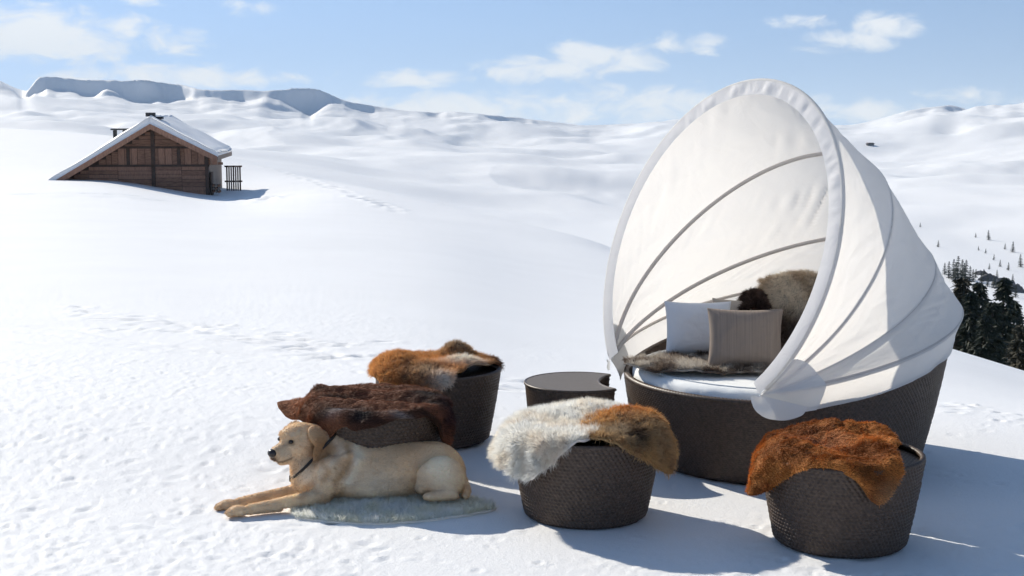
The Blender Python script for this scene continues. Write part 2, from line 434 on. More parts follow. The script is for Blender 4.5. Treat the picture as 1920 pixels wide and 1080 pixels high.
for (Xd, Yd, a, b, rot, dep) in dents:
    rad = math.hypot(Xd, Yd); R3 = 3 * max(a, b)
    i0, i1 = np.searchsorted(rows, [rad - R3, rad + R3]); az0 = math.atan2(Xd, Yd); j0, j1 = np.searchsorted(AZ, [az0 - R3 / rad, az0 + R3 / rad])
    if i1 <= i0 or j1 <= j0: continue
    X = gx[i0:i1, j0:j1] - Xd; Y = gy[i0:i1, j0:j1] - Yd
    u = X * math.cos(rot) + Y * math.sin(rot); v = -X * math.sin(rot) + Y * math.cos(rot)
    q = (u / a) ** 2 + (v / b) ** 2
    gz[i0:i1, j0:j1] -= dep * (np.exp(-q * 1.2) - 0.35 * np.exp(-(np.sqrt(q) - 1.5) ** 2 * 3))
V = np.stack([gx, gy, gz], -1).reshape(-1, 3)
V = np.concatenate([V, [[0, 0, Gz(0.01, 0.01)]]]); nc = len(AZ)
cap = np.stack([np.full(nc, len(V) - 1), (np.arange(nc) + 1) % nc, np.arange(nc)], -1)
ground = link('snow_ground', mesh_np('snow_ground', V, grid_faces(len(rows), nc, True), cap[:, ::-1]), M['snow'])
bm = bmesh.new(); bm.from_mesh(ground.data); bmesh.ops.recalc_face_normals(bm, faces=bm.faces)
if sum(f.normal.z for f in list(bm.faces)[:500]) < 0: bmesh.ops.reverse_faces(bm, faces=bm.faces)
bm.to_mesh(ground.data); bm.free()
tag(ground, kind='structure')
def gz1(x, y): return float(Gz(x, y))

# ------------------------------------------------------------------ the mountains
far_r = np.array([200, 400, 700, 1100, 1700, 2300, 2800, 2975, 3000, 5200.])
far_y = [  # photo column: photo row of the terrain at 400 .. 3000 m (last but one = foot of the crest cliff)
    (-700, [380, 330, 285, 240, 200, 165, 150, 118]),
    (0, [345, 312, 276, 238, 205, 176, 163, 137]),
    (100, [350, 315, 280, 242, 212, 186, 176, 147]),
    (200, [355, 318, 284, 246, 216, 190, 180, 151]),
    (290, [365, 322, 288, 248, 218, 195, 186, 149]),
    (370, [380, 328, 290, 250, 222, 200, 191, 164]),
    (440, [390, 334, 294, 254, 224, 198, 187, 170]),
    (540, [410, 344, 300, 258, 230, 212, 204, 166]),
    (600, [420, 352, 304, 262, 236, 214, 202, 167]),
    (650, [425, 358, 308, 266, 238, 214, 202, 187]),
    (760, [440, 375, 320, 276, 245, 226, 216, 208]),
    (950, [475, 402, 342, 292, 258, 237, 229, 220]),
    (1100, [505, 425, 360, 305, 268, 248, 241, 237]),
    (1260, [520, 430, 360, 302, 262, 238, 231, 227]),
    (1600, [540, 430, 348, 296, 262, 240, 234, 229]),
    (1700, [545, 430, 342, 282, 240, 215, 208, 199]),
    (1790, [550, 432, 342, 276, 234, 207, 200, 187]),
    (1920, [555, 435, 340, 270, 225, 195, 187, 175]),
    (2400, [600, 450, 335, 255, 200, 165, 150, 140]),
    (6000, [620, 460, 340, 265, 225, 205, 195, 185])]
FP = np.array([f_[0] for f_ in far_y], float)
FZ = []
for (_, ys) in far_y:
    zz = [z_of(y, r) for y, r in zip(ys, far_r[1:9])]
    FZ.append([-62 if _ < 1300 else -48] + zz + [zz[-1] - 500])
FZ = np.array(FZ)
FPX = np.arange(-4000, 6001, 8.0)
FZD = np.array([np.interp(FPX, FP, FZ[:, k]) for k in range(FZ.shape[1])]).T
FZS = blur_axis(FZD, 10, 0)
FZD[:, :6] = FZS[:, :6]; FZD[:, 6:] = blur_axis(FZD[:, 6:], 1.6, 0)
_n = fbm(FPX / 64., 0 * FPX, seed=64, oct=3); _th = FZD[:, 8] - FZD[:, 7]
FZD[:, 8] += 4.5 * fbm(FPX / 50., 0 * FPX + 9, seed=66, oct=3) * (_th > 12)
FZD[:, 7] = FZD[:, 8] - _th * np.clip(.80 + 1.0 * _n, .25, 1.5)
FZD[:, 6] = np.minimum(FZD[:, 6], FZD[:, 7] - 3) + 5 * fbm(FPX / 60., 0 * FPX + 4, seed=65, oct=2)
AZ2 = np.radians(np.concatenate([np.linspace(-180, -36, 60, endpoint=False), np.linspace(-36, -23, 80, endpoint=False),
                                 np.linspace(-23, 23, 660, endpoint=False), np.linspace(23, 36, 80, endpoint=False), np.linspace(36, 180, 60, endpoint=False)]))
rows2 = np.concatenate([np.geomspace(200, 900, 80, endpoint=False), np.geomspace(900, 2820, 150, endpoint=False), np.linspace(2820, 3130, 80, endpoint=False), np.linspace(3130, 5200, 14)])
rr, aa = np.meshgrid(rows2, AZ2, indexing='ij')
mx_, my_ = rr * np.sin(aa), rr * np.cos(aa)
al = math.radians(60); pxm = 960 + F_PX * np.tan(np.clip(aa, -al, al)); ca = np.cos(np.clip(aa, -0.8, 0.8))
wrap_w = np.clip((np.abs(aa) - al) / (math.pi - al), 0, 1) * .5
wob = 70 * fbm(pxm / 150. + .5 * vnoise(rr / 60., pxm / 140., seed=63), rr / 400., seed=61, oct=2) + 15 * fbm(pxm / 44., rr / 240., seed=62, oct=3)
reff = rr * ca - wob * sstep(2300, 2950, rr)
def far_look(px, reff):
    Zc = np.array([np.interp(reff[:, j], far_r, [np.interp(px[0, j], FPX, FZD[:, k]) for k in range(len(far_r))]) for j in range(reff.shape[1])]).T
    return Zc
mz = far_look(pxm, reff)
mz = np.where((rows2 < 2780)[:, None], blur_axis(mz, 8, 0), mz)
mzw = np.where(aa > 0, 1, -1)
zl = np.interp(rr[:, 0], far_r, FZ[0]); zr = np.interp(rr[:, 0], far_r, FZ[-1])
mz = mz * (1 - wrap_w) + np.where(aa > 0, zl[:, None], zr[:, None]) * wrap_w
# wind-rounded hollows and shoulders
wx = mx_ + 90 * fbm(mx_ / 400, my_ / 400, seed=70, oct=2); wy = my_ + 90 * fbm(mx_ / 400, my_ / 400, seed=71, oct=2)
und = sstep(220, 900, rr) * (1 - 0.6 * sstep(2700, 2960, rr))
mz = mz + und * (27 * fbm(wx / 420, wy / 620, seed=72, oct=2) + 11.5 * fbm(wx / 130, wy / 210, seed=73, oct=2) + 3.0 * fbm(wx / 60, wy / 95, seed=75, oct=3) + 7.5 * (.4 - np.abs(fbm(wx / 170 + 5, wy / 260, seed=76, oct=2)))) * np.clip(rr / 1500, .35, 1.1)
mz = mz + 2.2 * fbm(mx_ / 50, my_ / 50, seed=77, oct=3) * sstep(2600, 2950, rr)
mz -= 14 * np.exp(-((pxm - 1780) / 35) ** 2) * np.exp(-((rr - 2350) / 160) ** 2)      # hollow on the right-hand slope
mtn = link('mountains', mesh_np('mountains', np.stack([mx_, my_, mz], -1).reshape(-1, 3), grid_faces(len(rows2), len(AZ2), True)[:, ::-1]), M['snow_far'])
tag(mtn, kind='structure')
def far_z(x, y):
    r = math.hypot(x, y); a = math.atan2(x, y)
    i = int(np.argmin(np.abs(rows2 - r))); j = int(np.argmin(np.abs(AZ2 - a))); return float(mz[i, j])

# ------------------------------------------------------------------ chalet
wood = simple('weathered_dark_wood', (0.36, 0.195, 0.125), (0.17, 0.09, 0.06), 0.8, 3.0, 0.4, 0.02, stretch=(1, 1, 6))
wood2 = simple('brown_wood_planks', (0.46, 0.25, 0.165), (0.25, 0.135, 0.09), 0.8, 3.0, 0.4, 0.02, stretch=(6, 1, 1))
wood_lt = simple('grey_weathered_boards', (0.36, 0.29, 0.24), (0.2, 0.15, 0.12), 0.85, 4.0, 0.3, 0.02, stretch=(1, 6, .6))
wood_bk = simple('old_beam_wood', (0.11, 0.07, 0.052), (0.06, 0.04, 0.031), 0.8, 4.0, 0.3, 0.02)
slate = simple('chimney_stone', (0.06, 0.058, 0.06), (0.03, 0.03, 0.032), 0.8, 6, 0.4, 0.02)
pale = simple('pale_board', (0.5, 0.53, 0.53), (0.4, 0.43, 0.43), 0.6, 6, 0.1, 0.01)
HD = 80.0
hc = at(285, 232, HD); K = HD / F_PX * 1.03
chal = empty('chalet', (hc[0], hc[1], hc[2]), math.radians(6.5))     # origin under the ridge end, heights relative to the ridge
tag(chal, 'dark timber chalet half buried in snow with snow-covered gable roof', 'chalet')
chz = float(hc[2])
DEP = 8.2
sl, sr = 0.595, 0.50        # roof pitches, left and right
xl, xr = -5.55, 3.6
roofz = lambda x: (x * sl if x < 0 else -x * sr)
wl, wr_ = -5.0, 3.0
MB().prism([(wl, -5.2), (wr_, -5.2), (wr_, roofz(wr_) - .16), (0, -.16), (wl, roofz(wl) - .16)], 0.10, DEP).build('wall_core', wood_bk, chal)
rnd = random.Random(4)
def board(x0, x1, z0, z1, y, mat_, nm='plank', th=0.04):
    d = rnd.uniform(0, .02); g = 0.012
    MB().box(x0 + g, x1 - g, y - d, y - d + th, z0 + g, z1 - g).build(nm, mat_, chal)
lowz, midz = -2.34, -1.32
# horizontal planks of the lower wall, in four panels
pan = [wl, -3.55, -1.95, 0.0, 1.55, wr_ - .12]
for a, b in zip(pan[:-1], pan[1:]):
    z = lowz - .03
    while z > -4.75:
        h = rnd.uniform(.2, .27)
        x0 = a
        if roofz(a) - .2 < z:
            x0 = max(a, (z + .2) / sl)
        if x0 < b - .25: board(x0, b, z - h, z, 0.05, rnd.choice((wood, wood2, wood2)))
        z -= h
# upright boards between the two beams
x = -3.35
while x < wr_ + .8:
    w = rnd.uniform(.28, .42); ztop = min(midz - .03, roofz(x if x < 0 else x + w) - .22)
    if x < 0: ztop = min(midz - .03, roofz(x) - .2)
    if ztop > lowz + .15: board(x, x + w, lowz + .03, ztop, 0.05, rnd.choice((wood, wood2)))
    x += w
# gable head, horizontal planks
z = -.45
while z > midz:
    h = rnd.uniform(.2, .26); xa = (z + .2) / sl; xb = -(z + .2) / sr
    if xb - xa > .3:
        board(xa, -.08, z - h, z, 0.05, wood); board(.08, xb, z - h, z, 0.05, wood)
    z -= h
for (x0, x1, z0, z1, nm) in ((-.10, .10, -5.1, -.25, 'post'), (-1.45, -1.28, lowz, midz, 'post'), (1.32, 1.50, lowz, midz, 'post'), (wr_ - .14, wr_ + .05, -5.2, roofz(wr_) - .18, 'post'),
                            (-3.45, wr_ + .1, lowz - .06, lowz + .06, 'beam'), (-1.95, 2.1, midz - .06, midz + .06, 'beam')):
    MB().box(x0, x1, -.05, .06, z0, z1).build(nm, wood_bk, chal)
MB().box(-4.62, -4.1, -.03, .05, -3.62, -3.3).build('shutter', pale, chal)
# right-hand side wall boards (lighter weathered wood)
y = .1
while y < DEP - .3:
    w = rnd.uniform(.3, .45); MB().box(wr_ + .01, wr_ + .06, y, y + w - .02, -5.1, roofz(wr_) - .2).build('plank', wood_lt, chal); y += w
# roof: boarded slabs, barge boards, snow
for s, xe, sp in ((-1, xl, sl), (1, xr, sr)):
    ze = -abs(xe) * sp
    rf = MB().prism([(0, -.02), (0, -.16), (xe, ze - .16), (xe, ze - .02)], -.75, DEP + .5).build('roof', wood_bk, chal)
    MB().prism([(0, .03), (0, -.30), (xe, ze - .31), (xe, ze + .02)], -.85, -.755).build('barge_board', wood2, rf)
    MB().box(min(xe, xe + s * .06), max(xe, xe + s * .06), -.8, DEP + .5, ze - .22, ze + .03).build('fascia', wood_lt if s > 0 else wood, rf)
    # snow blanket
    nu, nv = 26, 40; U_, V_ = np.meshgrid(np.linspace(0, 1, nu), np.linspace(0, 1, nv), indexing='ij')
    X = xe * 1.015 * U_; Y = -.88 + (DEP + 1.4) * V_
    th = (.46 - .16 * U_) * np.minimum(1, np.minimum(np.sqrt(np.clip((1.02 - U_) * 22, 0, 1)), .8 + .2 * np.sqrt(np.clip(V_ * 16, 0, 1)))) + .09 * fbm(X * .8, Y * .8, seed=90 + s, oct=3)
    Z = -np.abs(X) * sp + np.maximum(th, .03)
    top = np.stack([X, Y, Z], -1).reshape(-1, 3); bot = np.stack([X, Y, -np.abs(X) * sp + .002 + 0 * X], -1).reshape(-1, 3)
    fq = grid_faces(nu, nv); n_ = len(top)
    edge = np.concatenate([np.arange(nv), np.arange(1, nu) * nv + nv - 1, (nu - 1) * nv + np.arange(nv - 2, -1, -1), np.arange(nu - 2, -1, -1) * nv])
    side = np.stack([edge[:-1], edge[1:], edge[1:] + n_, edge[:-1] + n_], -1)
    sn = link('roof_snow', mesh_np('roof_snow', np.concatenate([top, bot]), np.concatenate([fq, fq[:, ::-1] + n_, side])), M['snow_roof'], chal)
# chimneys
cx_, cy_ = -2.3, 3.2; cb = roofz(cx_)
ch = MB().box(cx_ - .3, cx_ + .3, cy_ - .35, cy_ + .35, cb - .3, cb + .62).build('chimney', slate, chal)
for dx in (-.24, .3): MB().box(cx_ + dx - .07, cx_ + dx + .07, cy_ - .3, cy_ + .3, cb + .6, cb + .98).build('chimney_leg', slate, ch)
MB().box(cx_ - .42, cx_ + .55, cy_ - .45, cy_ + .45, cb + .99, cb + 1.08).build('chimney_cap', slate, ch)
ch = MB().box(-.32, .30, .1, .8, -.2, .22).build('chimney', slate, chal)
MB().box(-.36, .12, .15, .7, .4, .62).build('chimney_stone', slate, ch)
MB().box(-.1, .55, .1, .8, .26, .40).build('chimney_cap', slate, ch)
# lean-to clutter by the flank: firewood stack and a slatted gate
gy0 = gz1(*(Vector((hc[0], hc[1])) + Vector((3.5, -.2)))) - chz
for k in range(9):
    o = MB().tube([(wr_ + .25 + .16 * (k % 3), .2, gy0 + .2 + .17 * (k // 3)), (wr_ + .25 + .16 * (k % 3), .95, gy0 + .2 + .17 * (k // 3))], .078, 8).build('log', wood_lt if k % 2 else wood, chal, True)
MB().box(wr_ + .12, wr_ + .2, .05, 1.1, gy0 - .3, gy0 + 1.3).build('post', wood_bk, chal)
gate = empty('snow_fence', (hc[0], hc[1], hc[2]), math.radians(6.5))
tag(gate, 'slatted pale wooden gate standing beside the chalet', 'gate')
for k in range(7):
    MB().box(3.55 + .13 * k, 3.64 + .13 * k, 5.4, 5.44, gy0 - .3, gy0 + 1.5).build('slat', wood_lt if k % 3 else wood_bk, gate)
for zz in (gy0 + .5, gy0 + 1.4): MB().box(3.45, 4.5, 5.445, 5.49, zz, zz + .1).build('rail', wood, gate)
gate.name = 'wooden_gate'

# ------------------------------------------------------------------ conifers
bark = simple('spruce_bark', (0.06, 0.042, 0.032), (0.03, 0.022, 0.018), 0.9, 8, 0.4, 0.02)
def needle_mat(name, c0, c1):
    m = simple(name, c0, c1, 0.7, 1.5, 0.0); return m
needles = needle_mat('spruce_needles', (0.034, 0.046, 0.026), (0.014, 0.022, 0.014))
needles_b = needle_mat('spruce_needles_brownish', (0.075, 0.055, 0.032), (0.022, 0.026, 0.015))
def conifer_mesh(h, seed, levels, per, tufts, spread=.19):
    r = np.random.default_rng(seed); Q = []
    for L in range(levels):
        f_ = (L + r.random()) / levels; z = h * (.05 + .95 * f_); ln = h * spread * (1 - f_) ** .85 * (1.0 if f_ > .08 else .8) + .03 * h * .3
        for b in range(per):
            a = r.random() * 6.283; l = ln * r.uniform(.55, 1.12); dirv = np.array([math.cos(a), math.sin(a), 0]); side = np.array([-dirv[1], dirv[0], 0])
            for t in range(tufts):
                s = (t + r.random()) / tufts
                p = dirv * l * s + np.array([0, 0, z + .10 * l * s - .48 * l * s * s + r.normal() * .02 * h * .3])
                w = .028 * h * (1.15 - s) * r.uniform(.6, 1.3) * (.6 + .8 * (1 - f_)); ll = .04 * h * r.uniform(.6, 1.3) * (.55 + .6 * (1 - f_))
                d2 = dirv * .8 + side * r.normal() * .8 + np.array([0, 0, -.55 + r.normal() * .3]); d2 /= np.linalg.norm(d2)
                sd_ = np.cross(d2, r.normal(size=3)); sd_ /= np.linalg.norm(sd_) + 1e-6
                Q.append([p - sd_ * w * .5, p + sd_ * w * .5, p + d2 * ll + sd_ * w * .18, p + d2 * ll - sd_ * w * .18])
    Q = np.array(Q).reshape(-1, 3); return mesh_np('crown', Q, np.arange(len(Q)).reshape(-1, 4), smooth=False)
def trunk_mesh(h):
    b = MB().tube([(0, 0, -.6), (0, 0, .1 * h), (0.004 * h, 0, .5 * h), (0, 0, .98 * h)], [.022 * h, .018 * h, .011 * h, .002 * h], 8)
    me = bpy.data.meshes.new('trunk'); b.bm.to_mesh(me); b.bm.free(); me.materials.append(bark); me.shade_smooth(); return me
crowns = [conifer_mesh(1.0, s, 44, 9, 9) for s in (1, 2, 3)]
for k, c in enumerate(crowns): c.materials.append((needles, needles_b, needles)[k])
crown_small = conifer_mesh(1.0, 9, 20, 9, 7, .24); crown_small.materials.append(needles)
trunk1 = trunk_mesh(1.0)
def conifer(px, ytop, Y, h, var, label, group, wid=1.0, rz=0.0):
    p = at(px, ytop, Y)
    t = empty('spruce_tree', (p[0], p[1], p[2] - h), rz); t.scale = (h * wid, h * wid, h)
    tag(t, label, 'spruce tree', group)
    link('trunk', trunk1, None, t); link('crown', crowns[var], None, t)
    return t
GR = 'spruces below the slope'
for (px, yt, Y, h, var, wd, rz, lb) in (
    (1806, 516, 74, 13, 1, 1.2, .3, 'brownish spruce just right of the daybed hood, left end of the dark grove'),
    (1838, 526, 82, 14.0, 0, 1.1, 1.1, 'dark spruce second from the hood in the grove below the slope'),
    (1884, 522, 70, 13.5, 2, 1.1, 2.0, 'tallest dark spruce with pointed top in the grove by the right edge'),
    (1862, 562, 64, 11, 0, 1.15, 2.7, 'shorter dark spruce in front between the two tallest of the grove'),
    (1914, 605, 58, 10.0, 1, 1.2, 4.0, 'brownish spruce cut by the right edge in front of the grove'),
    (1821, 548, 66, 11, 2, 1.15, 5.0, 'low dark spruce filling the grove between brownish spruce and its neighbour'),
    (1903, 560, 78, 13.0, 0, 1.1, .9, 'dark spruce behind the brownish one at the right edge'),
    (1848, 592, 60, 10, 2, 1.25, 1.7, 'lowest dark spruce at the front of the grove, just above the snow brow'),
    (1794, 560, 88, 12.0, 0, 1.4, 3.3, 'dark spruce half hidden behind the lower hood edge')):
    conifer(px, yt, Y, h, var, lb, GR, wd, rz)
def small_conifer(px, pbase, R, hpx, label, wid=1.0):
    # walk along the sight line until it meets the far slope
    az_ = math.atan((px - 960) / F_PX); bestr = None
    for r in np.linspace(230, 2600, 900):
        x, y = r * math.sin(az_), r * math.cos(az_); z = far_z(x, y)
        e = math.tan(math.atan((540 - pbase) / F_PX) - TH) * y + CAM_H
        if z >= e: bestr = (x, y, z, r); break
    if bestr is None: return
    x, y, z, r = bestr; h = hpx * y / F_PX
    t = empty('spruce_tree', (x, y, z - .03 * h), px * .7); t.scale = (h * wid, h * wid, h)
    tag(t, label, 'spruce tree', 'far spruces on the valley side'); link('crown', crown_small, None, t); link('trunk', trunk1, None, t)
far_trees = [(1793, 520, 36, 'leftmost spruce of the small wood above the grove'), (1801, 524, 46, 'second spruce of the small wood above the grove'), (1809, 526, 42, 'third spruce of the small wood above the grove'),
    (1816, 524, 38, 'fourth spruce of the small wood above the grove'), (1824, 527, 30, 'fifth spruce of the small wood above the grove'), (1776, 516, 24, 'lone thin spruce left of the small wood beside the hood'),
    (1835, 522, 18, 'low spruce at the right end of the small wood'), (1856, 450, 20, 'isolated spruce highest on the right valley side'), (1903, 474, 22, 'isolated spruce near the right edge on the open slope'),
    (1918, 502, 26, 'spruce cut by the right edge on the open slope'), (1832, 446, 10, 'tiny bush left of the isolated highest spruce'), (1888, 468, 12, 'small spruce left of the one near the right edge'),
    (1852, 476, 10, 'tiny spruce below the isolated highest spruce'), (1868, 488, 12, 'small spruce in the middle of the open slope'), (1880, 500, 14, 'small spruce right of the middle of the open slope'),
    (1838, 470, 9, 'tiny bush on the slope above the small wood'), (1762, 464, 14, 'small bare bush on the snow right of the hood top'), (1727, 426, 9, 'tiny dark bush at the hood edge on the far slope'),
    (1896, 508, 16, 'spruce above the rocky band near the right edge'), (1860, 505, 12, 'small spruce just above the rocky band'), (1850, 520, 16, 'spruce standing at the left end of the rocky band'),
    (1875, 522, 16, 'spruce in the middle of the rocky band'), (1905, 530, 16, 'spruce at the right end of the rocky band')]
far_trees += [(1784, 522, 34, 'spruce at the hood edge in front of the small wood'), (1797, 530, 40, 'spruce in the front row of the small wood, left'), (1813, 532, 40, 'spruce in the front row of the small wood, right'), (1830, 530, 26, 'low spruce in the front row at the right end of the small wood'),
    (1846, 532, 22, 'spruce below the left end of the rocky band'), (1858, 538, 24, 'spruce below the rocky band, second from its left end'), (1870, 542, 26, 'spruce below the middle of the rocky band'), (1884, 546, 24, 'spruce below the rocky band, second from the right edge'), (1898, 552, 26, 'spruce below the right end of the rocky band'), (1912, 558, 26, 'spruce at the right edge below the rocky band')]
for (px, pb, hp, lb) in far_trees: small_conifer(px, pb, 0, hp, lb, 1.35)
# distant hut on the right-hand mountain
def far_hit(px, py):
    az_ = math.atan((px - 960) / F_PX)
    for r in np.linspace(230, 2950, 1600):
        x, y = r * math.sin(az_), r * math.cos(az_); z = far_z(x, y)
        if z >= math.tan(math.atan((540 - py) / F_PX) - TH) * y + CAM_H: return x, y, z
    return x, y, z
hx, hy, hz_ = far_hit(1630, 274); s_ = hy / F_PX
hut = empty('mountain_hut', (hx, hy, hz_ - 1.5 * s_), .2); tag(hut, 'tiny distant hut on the snowy mountain right of the hood', 'hut')
MB().box(-6 * s_, 6 * s_, 0, 8 * s_, -2 * s_, 3.6 * s_).build('wall', slate, hut)
MB().prism([(-7.5 * s_, 3.4 * s_), (7.5 * s_, 3.4 * s_), (4.5 * s_, 5.6 * s_), (-4.5 * s_, 5.6 * s_)], -.6 * s_, 8.6 * s_).build('roof', wood_bk, hut)

# dark rock bands breaking through the snow on the valley side
rock = simple('grey_rock', (0.16, 0.155, 0.15), (0.07, 0.07, 0.075), 0.9, .25, .6, .6)
for k, (px, py, w_, h_) in enumerate(((1862, 528, 34, 12), (1890, 536, 40, 14), (1912, 548, 30, 14), (1846, 516, 20, 7))):
    X0, Y0, Z0 = far_hit(px, py); s_ = Y0 / F_PX
    nu, nv = 30, 12; U_, V_ = np.meshgrid(np.linspace(-1, 1, nu), np.linspace(0, 1, nv), indexing='ij')
    env = (1 - U_ ** 2) ** .6; xx = U_ * w_ / 2 * s_; zz = (V_ * h_ * env + 2.2 * fbm(U_ * 6, V_ * 4, seed=200 + k, oct=3) * V_) * s_ - 1.2 * s_
    yy = V_ * 9 * s_ + (2.6 * fbm(U_ * 7, V_ * 6, seed=210 + k, oct=3)) * s_ - 2 * s_ * env
    o = link('rock_outcrop', mesh_np('rock_outcrop', np.stack([xx, yy, zz], -1).reshape(-1, 3), grid_faces(nu, nv)), rock); o.location = (X0, Y0, Z0); md = o.modifiers.new('depth', 'SOLIDIFY'); md.thickness = 4 * s_; md.offset = -1
    tag(o, ['dark rock band on the valley side, left of centre', 'dark rock band on the valley side, the longest one', 'dark rock band on the valley side by the right edge', 'smallest dark rock on the valley side, leftmost'][k], 'rock', 'rock bands on the valley side')

# ------------------------------------------------------------------ woven furniture
def woven_wall(name, ncell, nrow, rbase, rtop_of, ztop_of, amp=0.0035, rb=0.03, su=4, sv=3, belly=0.0):
    """round tapering basket wall whose strands stand proud as real relief"""
    nu, nv = ncell * su, nrow * sv + 1
    t = np.linspace(0, 2 * np.pi, nu, endpoint=False)[None, :]; v = np.linspace(0, 1, nv)[:, None]
    zt = ztop_of(t); rt = rtop_of(t)
    z = v * zt
    r = rbase + (rt - rbase) * v + belly * np.sin(np.pi * v)
    r = r - rb * np.clip(1 - z / rb, 0, 1) ** 2.2
    row = np.floor(v * nrow - 1e-6).clip(0); fv = v * nrow - row
    u = t / (2 * np.pi) * ncell + 0.5 * (row % 2)
    h = (0.5 + 0.5 * np.cos(2 * np.pi * (u + 0.28 * (fv - .5)))) ** 0.8 * np.sin(np.pi * np.clip(fv, 0, 1)) ** 0.7
    h = h * sstep(0, .03, v) * (1 - sstep(.985, 1, v))
    cellv = _hash(np.floor(u + 0.5), row + 0 * u, 0 * u, 7); r = r + amp * h * (.72 + .5 * cellv)
    Vv = np.stack([r * np.cos(t), r * np.sin(t), z + 0 * t], -1).reshape(-1, 3)
    bot = np.array([[0, 0, 0.0]]); F = grid_faces(nv, nu, True)
    c = len(Vv); tri = np.stack([np.full(nu, c), (np.arange(nu) + 1) % nu, np.arange(nu)], -1)
    return mesh_np(name, np.concatenate([Vv, bot]), F, tri)
def braided_rim(name, r_of, z_of_, tube, ntw, n=360, seg=10):
    t = np.linspace(0, 2 * np.pi, n, endpoint=False)[:, None]; a = np.linspace(0, 2 * np.pi, seg, endpoint=False)[None, :]
    rr_ = tube * (1 + 0.16 * np.cos(ntw * t + 2 * a))
    R_ = r_of(t) + rr_ * np.cos(a); Z_ = z_of_(t) + rr_ * np.sin(a)
    return mesh_np(name, np.stack([R_ * np.cos(t), R_ * np.sin(t), Z_], -1).reshape(-1, 3), np.concatenate([grid_faces(n, seg, True), np.stack([(n - 1) * seg + np.arange(seg), (n - 1) * seg + (np.arange(seg) + 1) % seg, (np.arange(seg) + 1) % seg, np.arange(seg)], -1)]))
def woven_disc(name, r0, pitch=.02, amp=.006):
    n = int(2 * r0 / pitch * 3); g = np.linspace(-r0, r0, n); X, Y = np.meshgrid(g, g, indexing='ij'); R_ = np.hypot(X, Y)
    k = np.where(R_ > r0, r0 / np.maximum(R_, 1e-6), 1); X = X * k; Y = Y * k
    row = np.floor(Y / pitch); Z = amp * (.5 + .5 * np.cos(2 * np.pi * (X / pitch + .5 * (row % 2)))) * np.sin(np.pi * (Y / pitch - row)) ** .7
    return mesh_np(name, np.stack([X, Y, Z], -1).reshape(-1, 3), grid_faces(n, n)[:, ::-1])

PR, PB, PH = 0.367, 0.293, 0.42
stool_wall = woven_wall('woven_body', 94, 24, PB, lambda t: PR + 0 * t, lambda t: PH + 0 * t, .0075, .035, su=6, sv=5, belly=.004)
stool_rim = braided_rim('rim', lambda t: PR - .008 + 0 * t, lambda t: PH + 0 * t, .0125, 110)
stool_seat = woven_disc('seat_panel', PR - .012)
for m_ in (stool_wall, stool_rim, stool_seat): m_.materials.append(M['weave'])
def stool(px, Y, zb, label, rz=0.0):
    x = (px - 960) / F_PX * Y * math.cos(TH) + 0.0
    x = float(at(px, 900, Y)[0])
    e = empty('footstool', (x, Y, zb), rz); tag(e, label, 'stool', 'round woven stools')
    link('woven_body', stool_wall, None, e); link('rim', stool_rim, None, e)
    s = link('seat_panel', stool_seat, None, e); s.location = (0, 0, PH - .022)
    return e
def snow_z(x, y): return float(Gz(x, y))
stools = {}
for key, px, Y, lb in (('a', 822, 8.24, 'dark woven stool farthest back, with a fox-coloured pelt on top'), ('b', 708, 7.40, 'dark woven stool behind the dog, with a dark red-brown cowhide on top'),
                       ('c', 1098, 6.84, 'dark woven stool in front at the centre, with a white sheepskin on top'), ('d', 1577, 6.40, 'dark woven stool at front right, with an orange-brown cowhide on top')):
    x = float(at(px, 900, Y)[0]); stools[key] = stool(px, Y, snow_z(x, Y) - .008, lb, rz={'a': .4, 'b': 1.3, 'c': 0, 'd': 2.2}[key])

# crescent side table
tx, ty, tr, tz = 0.372, 7.97, 0.297, 0.44
te = empty('side_table', (tx, ty, snow_z(tx, ty) - .01)); tag(te, 'low dark woven side table with a crescent cut-out, left of the daybed', 'table')
cc, cr = 0.842 - .372, .35
ang0 = math.acos(max(-1, min(1, (tr * tr + cc * cc - cr * cr) / (2 * tr * cc))))
arc1 = [(tr * math.cos(a), tr * math.sin(a)) for a in np.linspace(ang0, 2 * math.pi - ang0, 90)]
tip = arc1[-1]; b0 = math.atan2(tip[1], tip[0] - cc); b0 = b0 if b0 > 0 else b0 + 2 * math.pi
arc2 = [(cc + cr * math.cos(a), cr * math.sin(a)) for a in np.linspace(b0, 2 * math.pi - b0, 40)][1:-1]
out = np.array(arc1 + arc2)
nrow = 28; zs = np.linspace(0, tz, nrow * 3 + 1)
per = np.cumsum(np.r_[0, np.hypot(*np.diff(np.r_[out, out[:1]], axis=0).T)])
tt = np.linspace(0, per[-1], 430, endpoint=False); ox = np.interp(tt, per, np.r_[out[:, 0], out[0, 0]]); oy = np.interp(tt, per, np.r_[out[:, 1], out[0, 1]])
tgx = np.roll(ox, -1) - np.roll(ox, 1); tgy = np.roll(oy, -1) - np.roll(oy, 1); tl = np.hypot(tgx, tgy); nxn, nyn = tgy / tl, -tgx / tl
v = (zs / tz)[:, None]; row = np.floor(v * nrow - 1e-6).clip(0); fv = v * nrow - row
h = (.5 + .5 * np.cos(2 * np.pi * (tt[None, :] / .0165 + .5 * (row % 2)))) * np.sin(np.pi * np.clip(fv, 0, 1)) ** .7 * .0035
sc_ = .86 + .14 * v
Vt = np.stack([ox * sc_ + nxn * h, oy * sc_ + nyn * h, zs[:, None] + 0 * h], -1).reshape(-1, 3)
link('woven_body', mesh_np('woven_body', Vt, grid_faces(len(zs), len(tt), True)), M['weave'], te)
bmt = bmesh.new(); vs = [bmt.verts.new((x * 1.0, y * 1.0, tz + .006)) for x, y in out]; f_ = bmt.faces.new(vs)
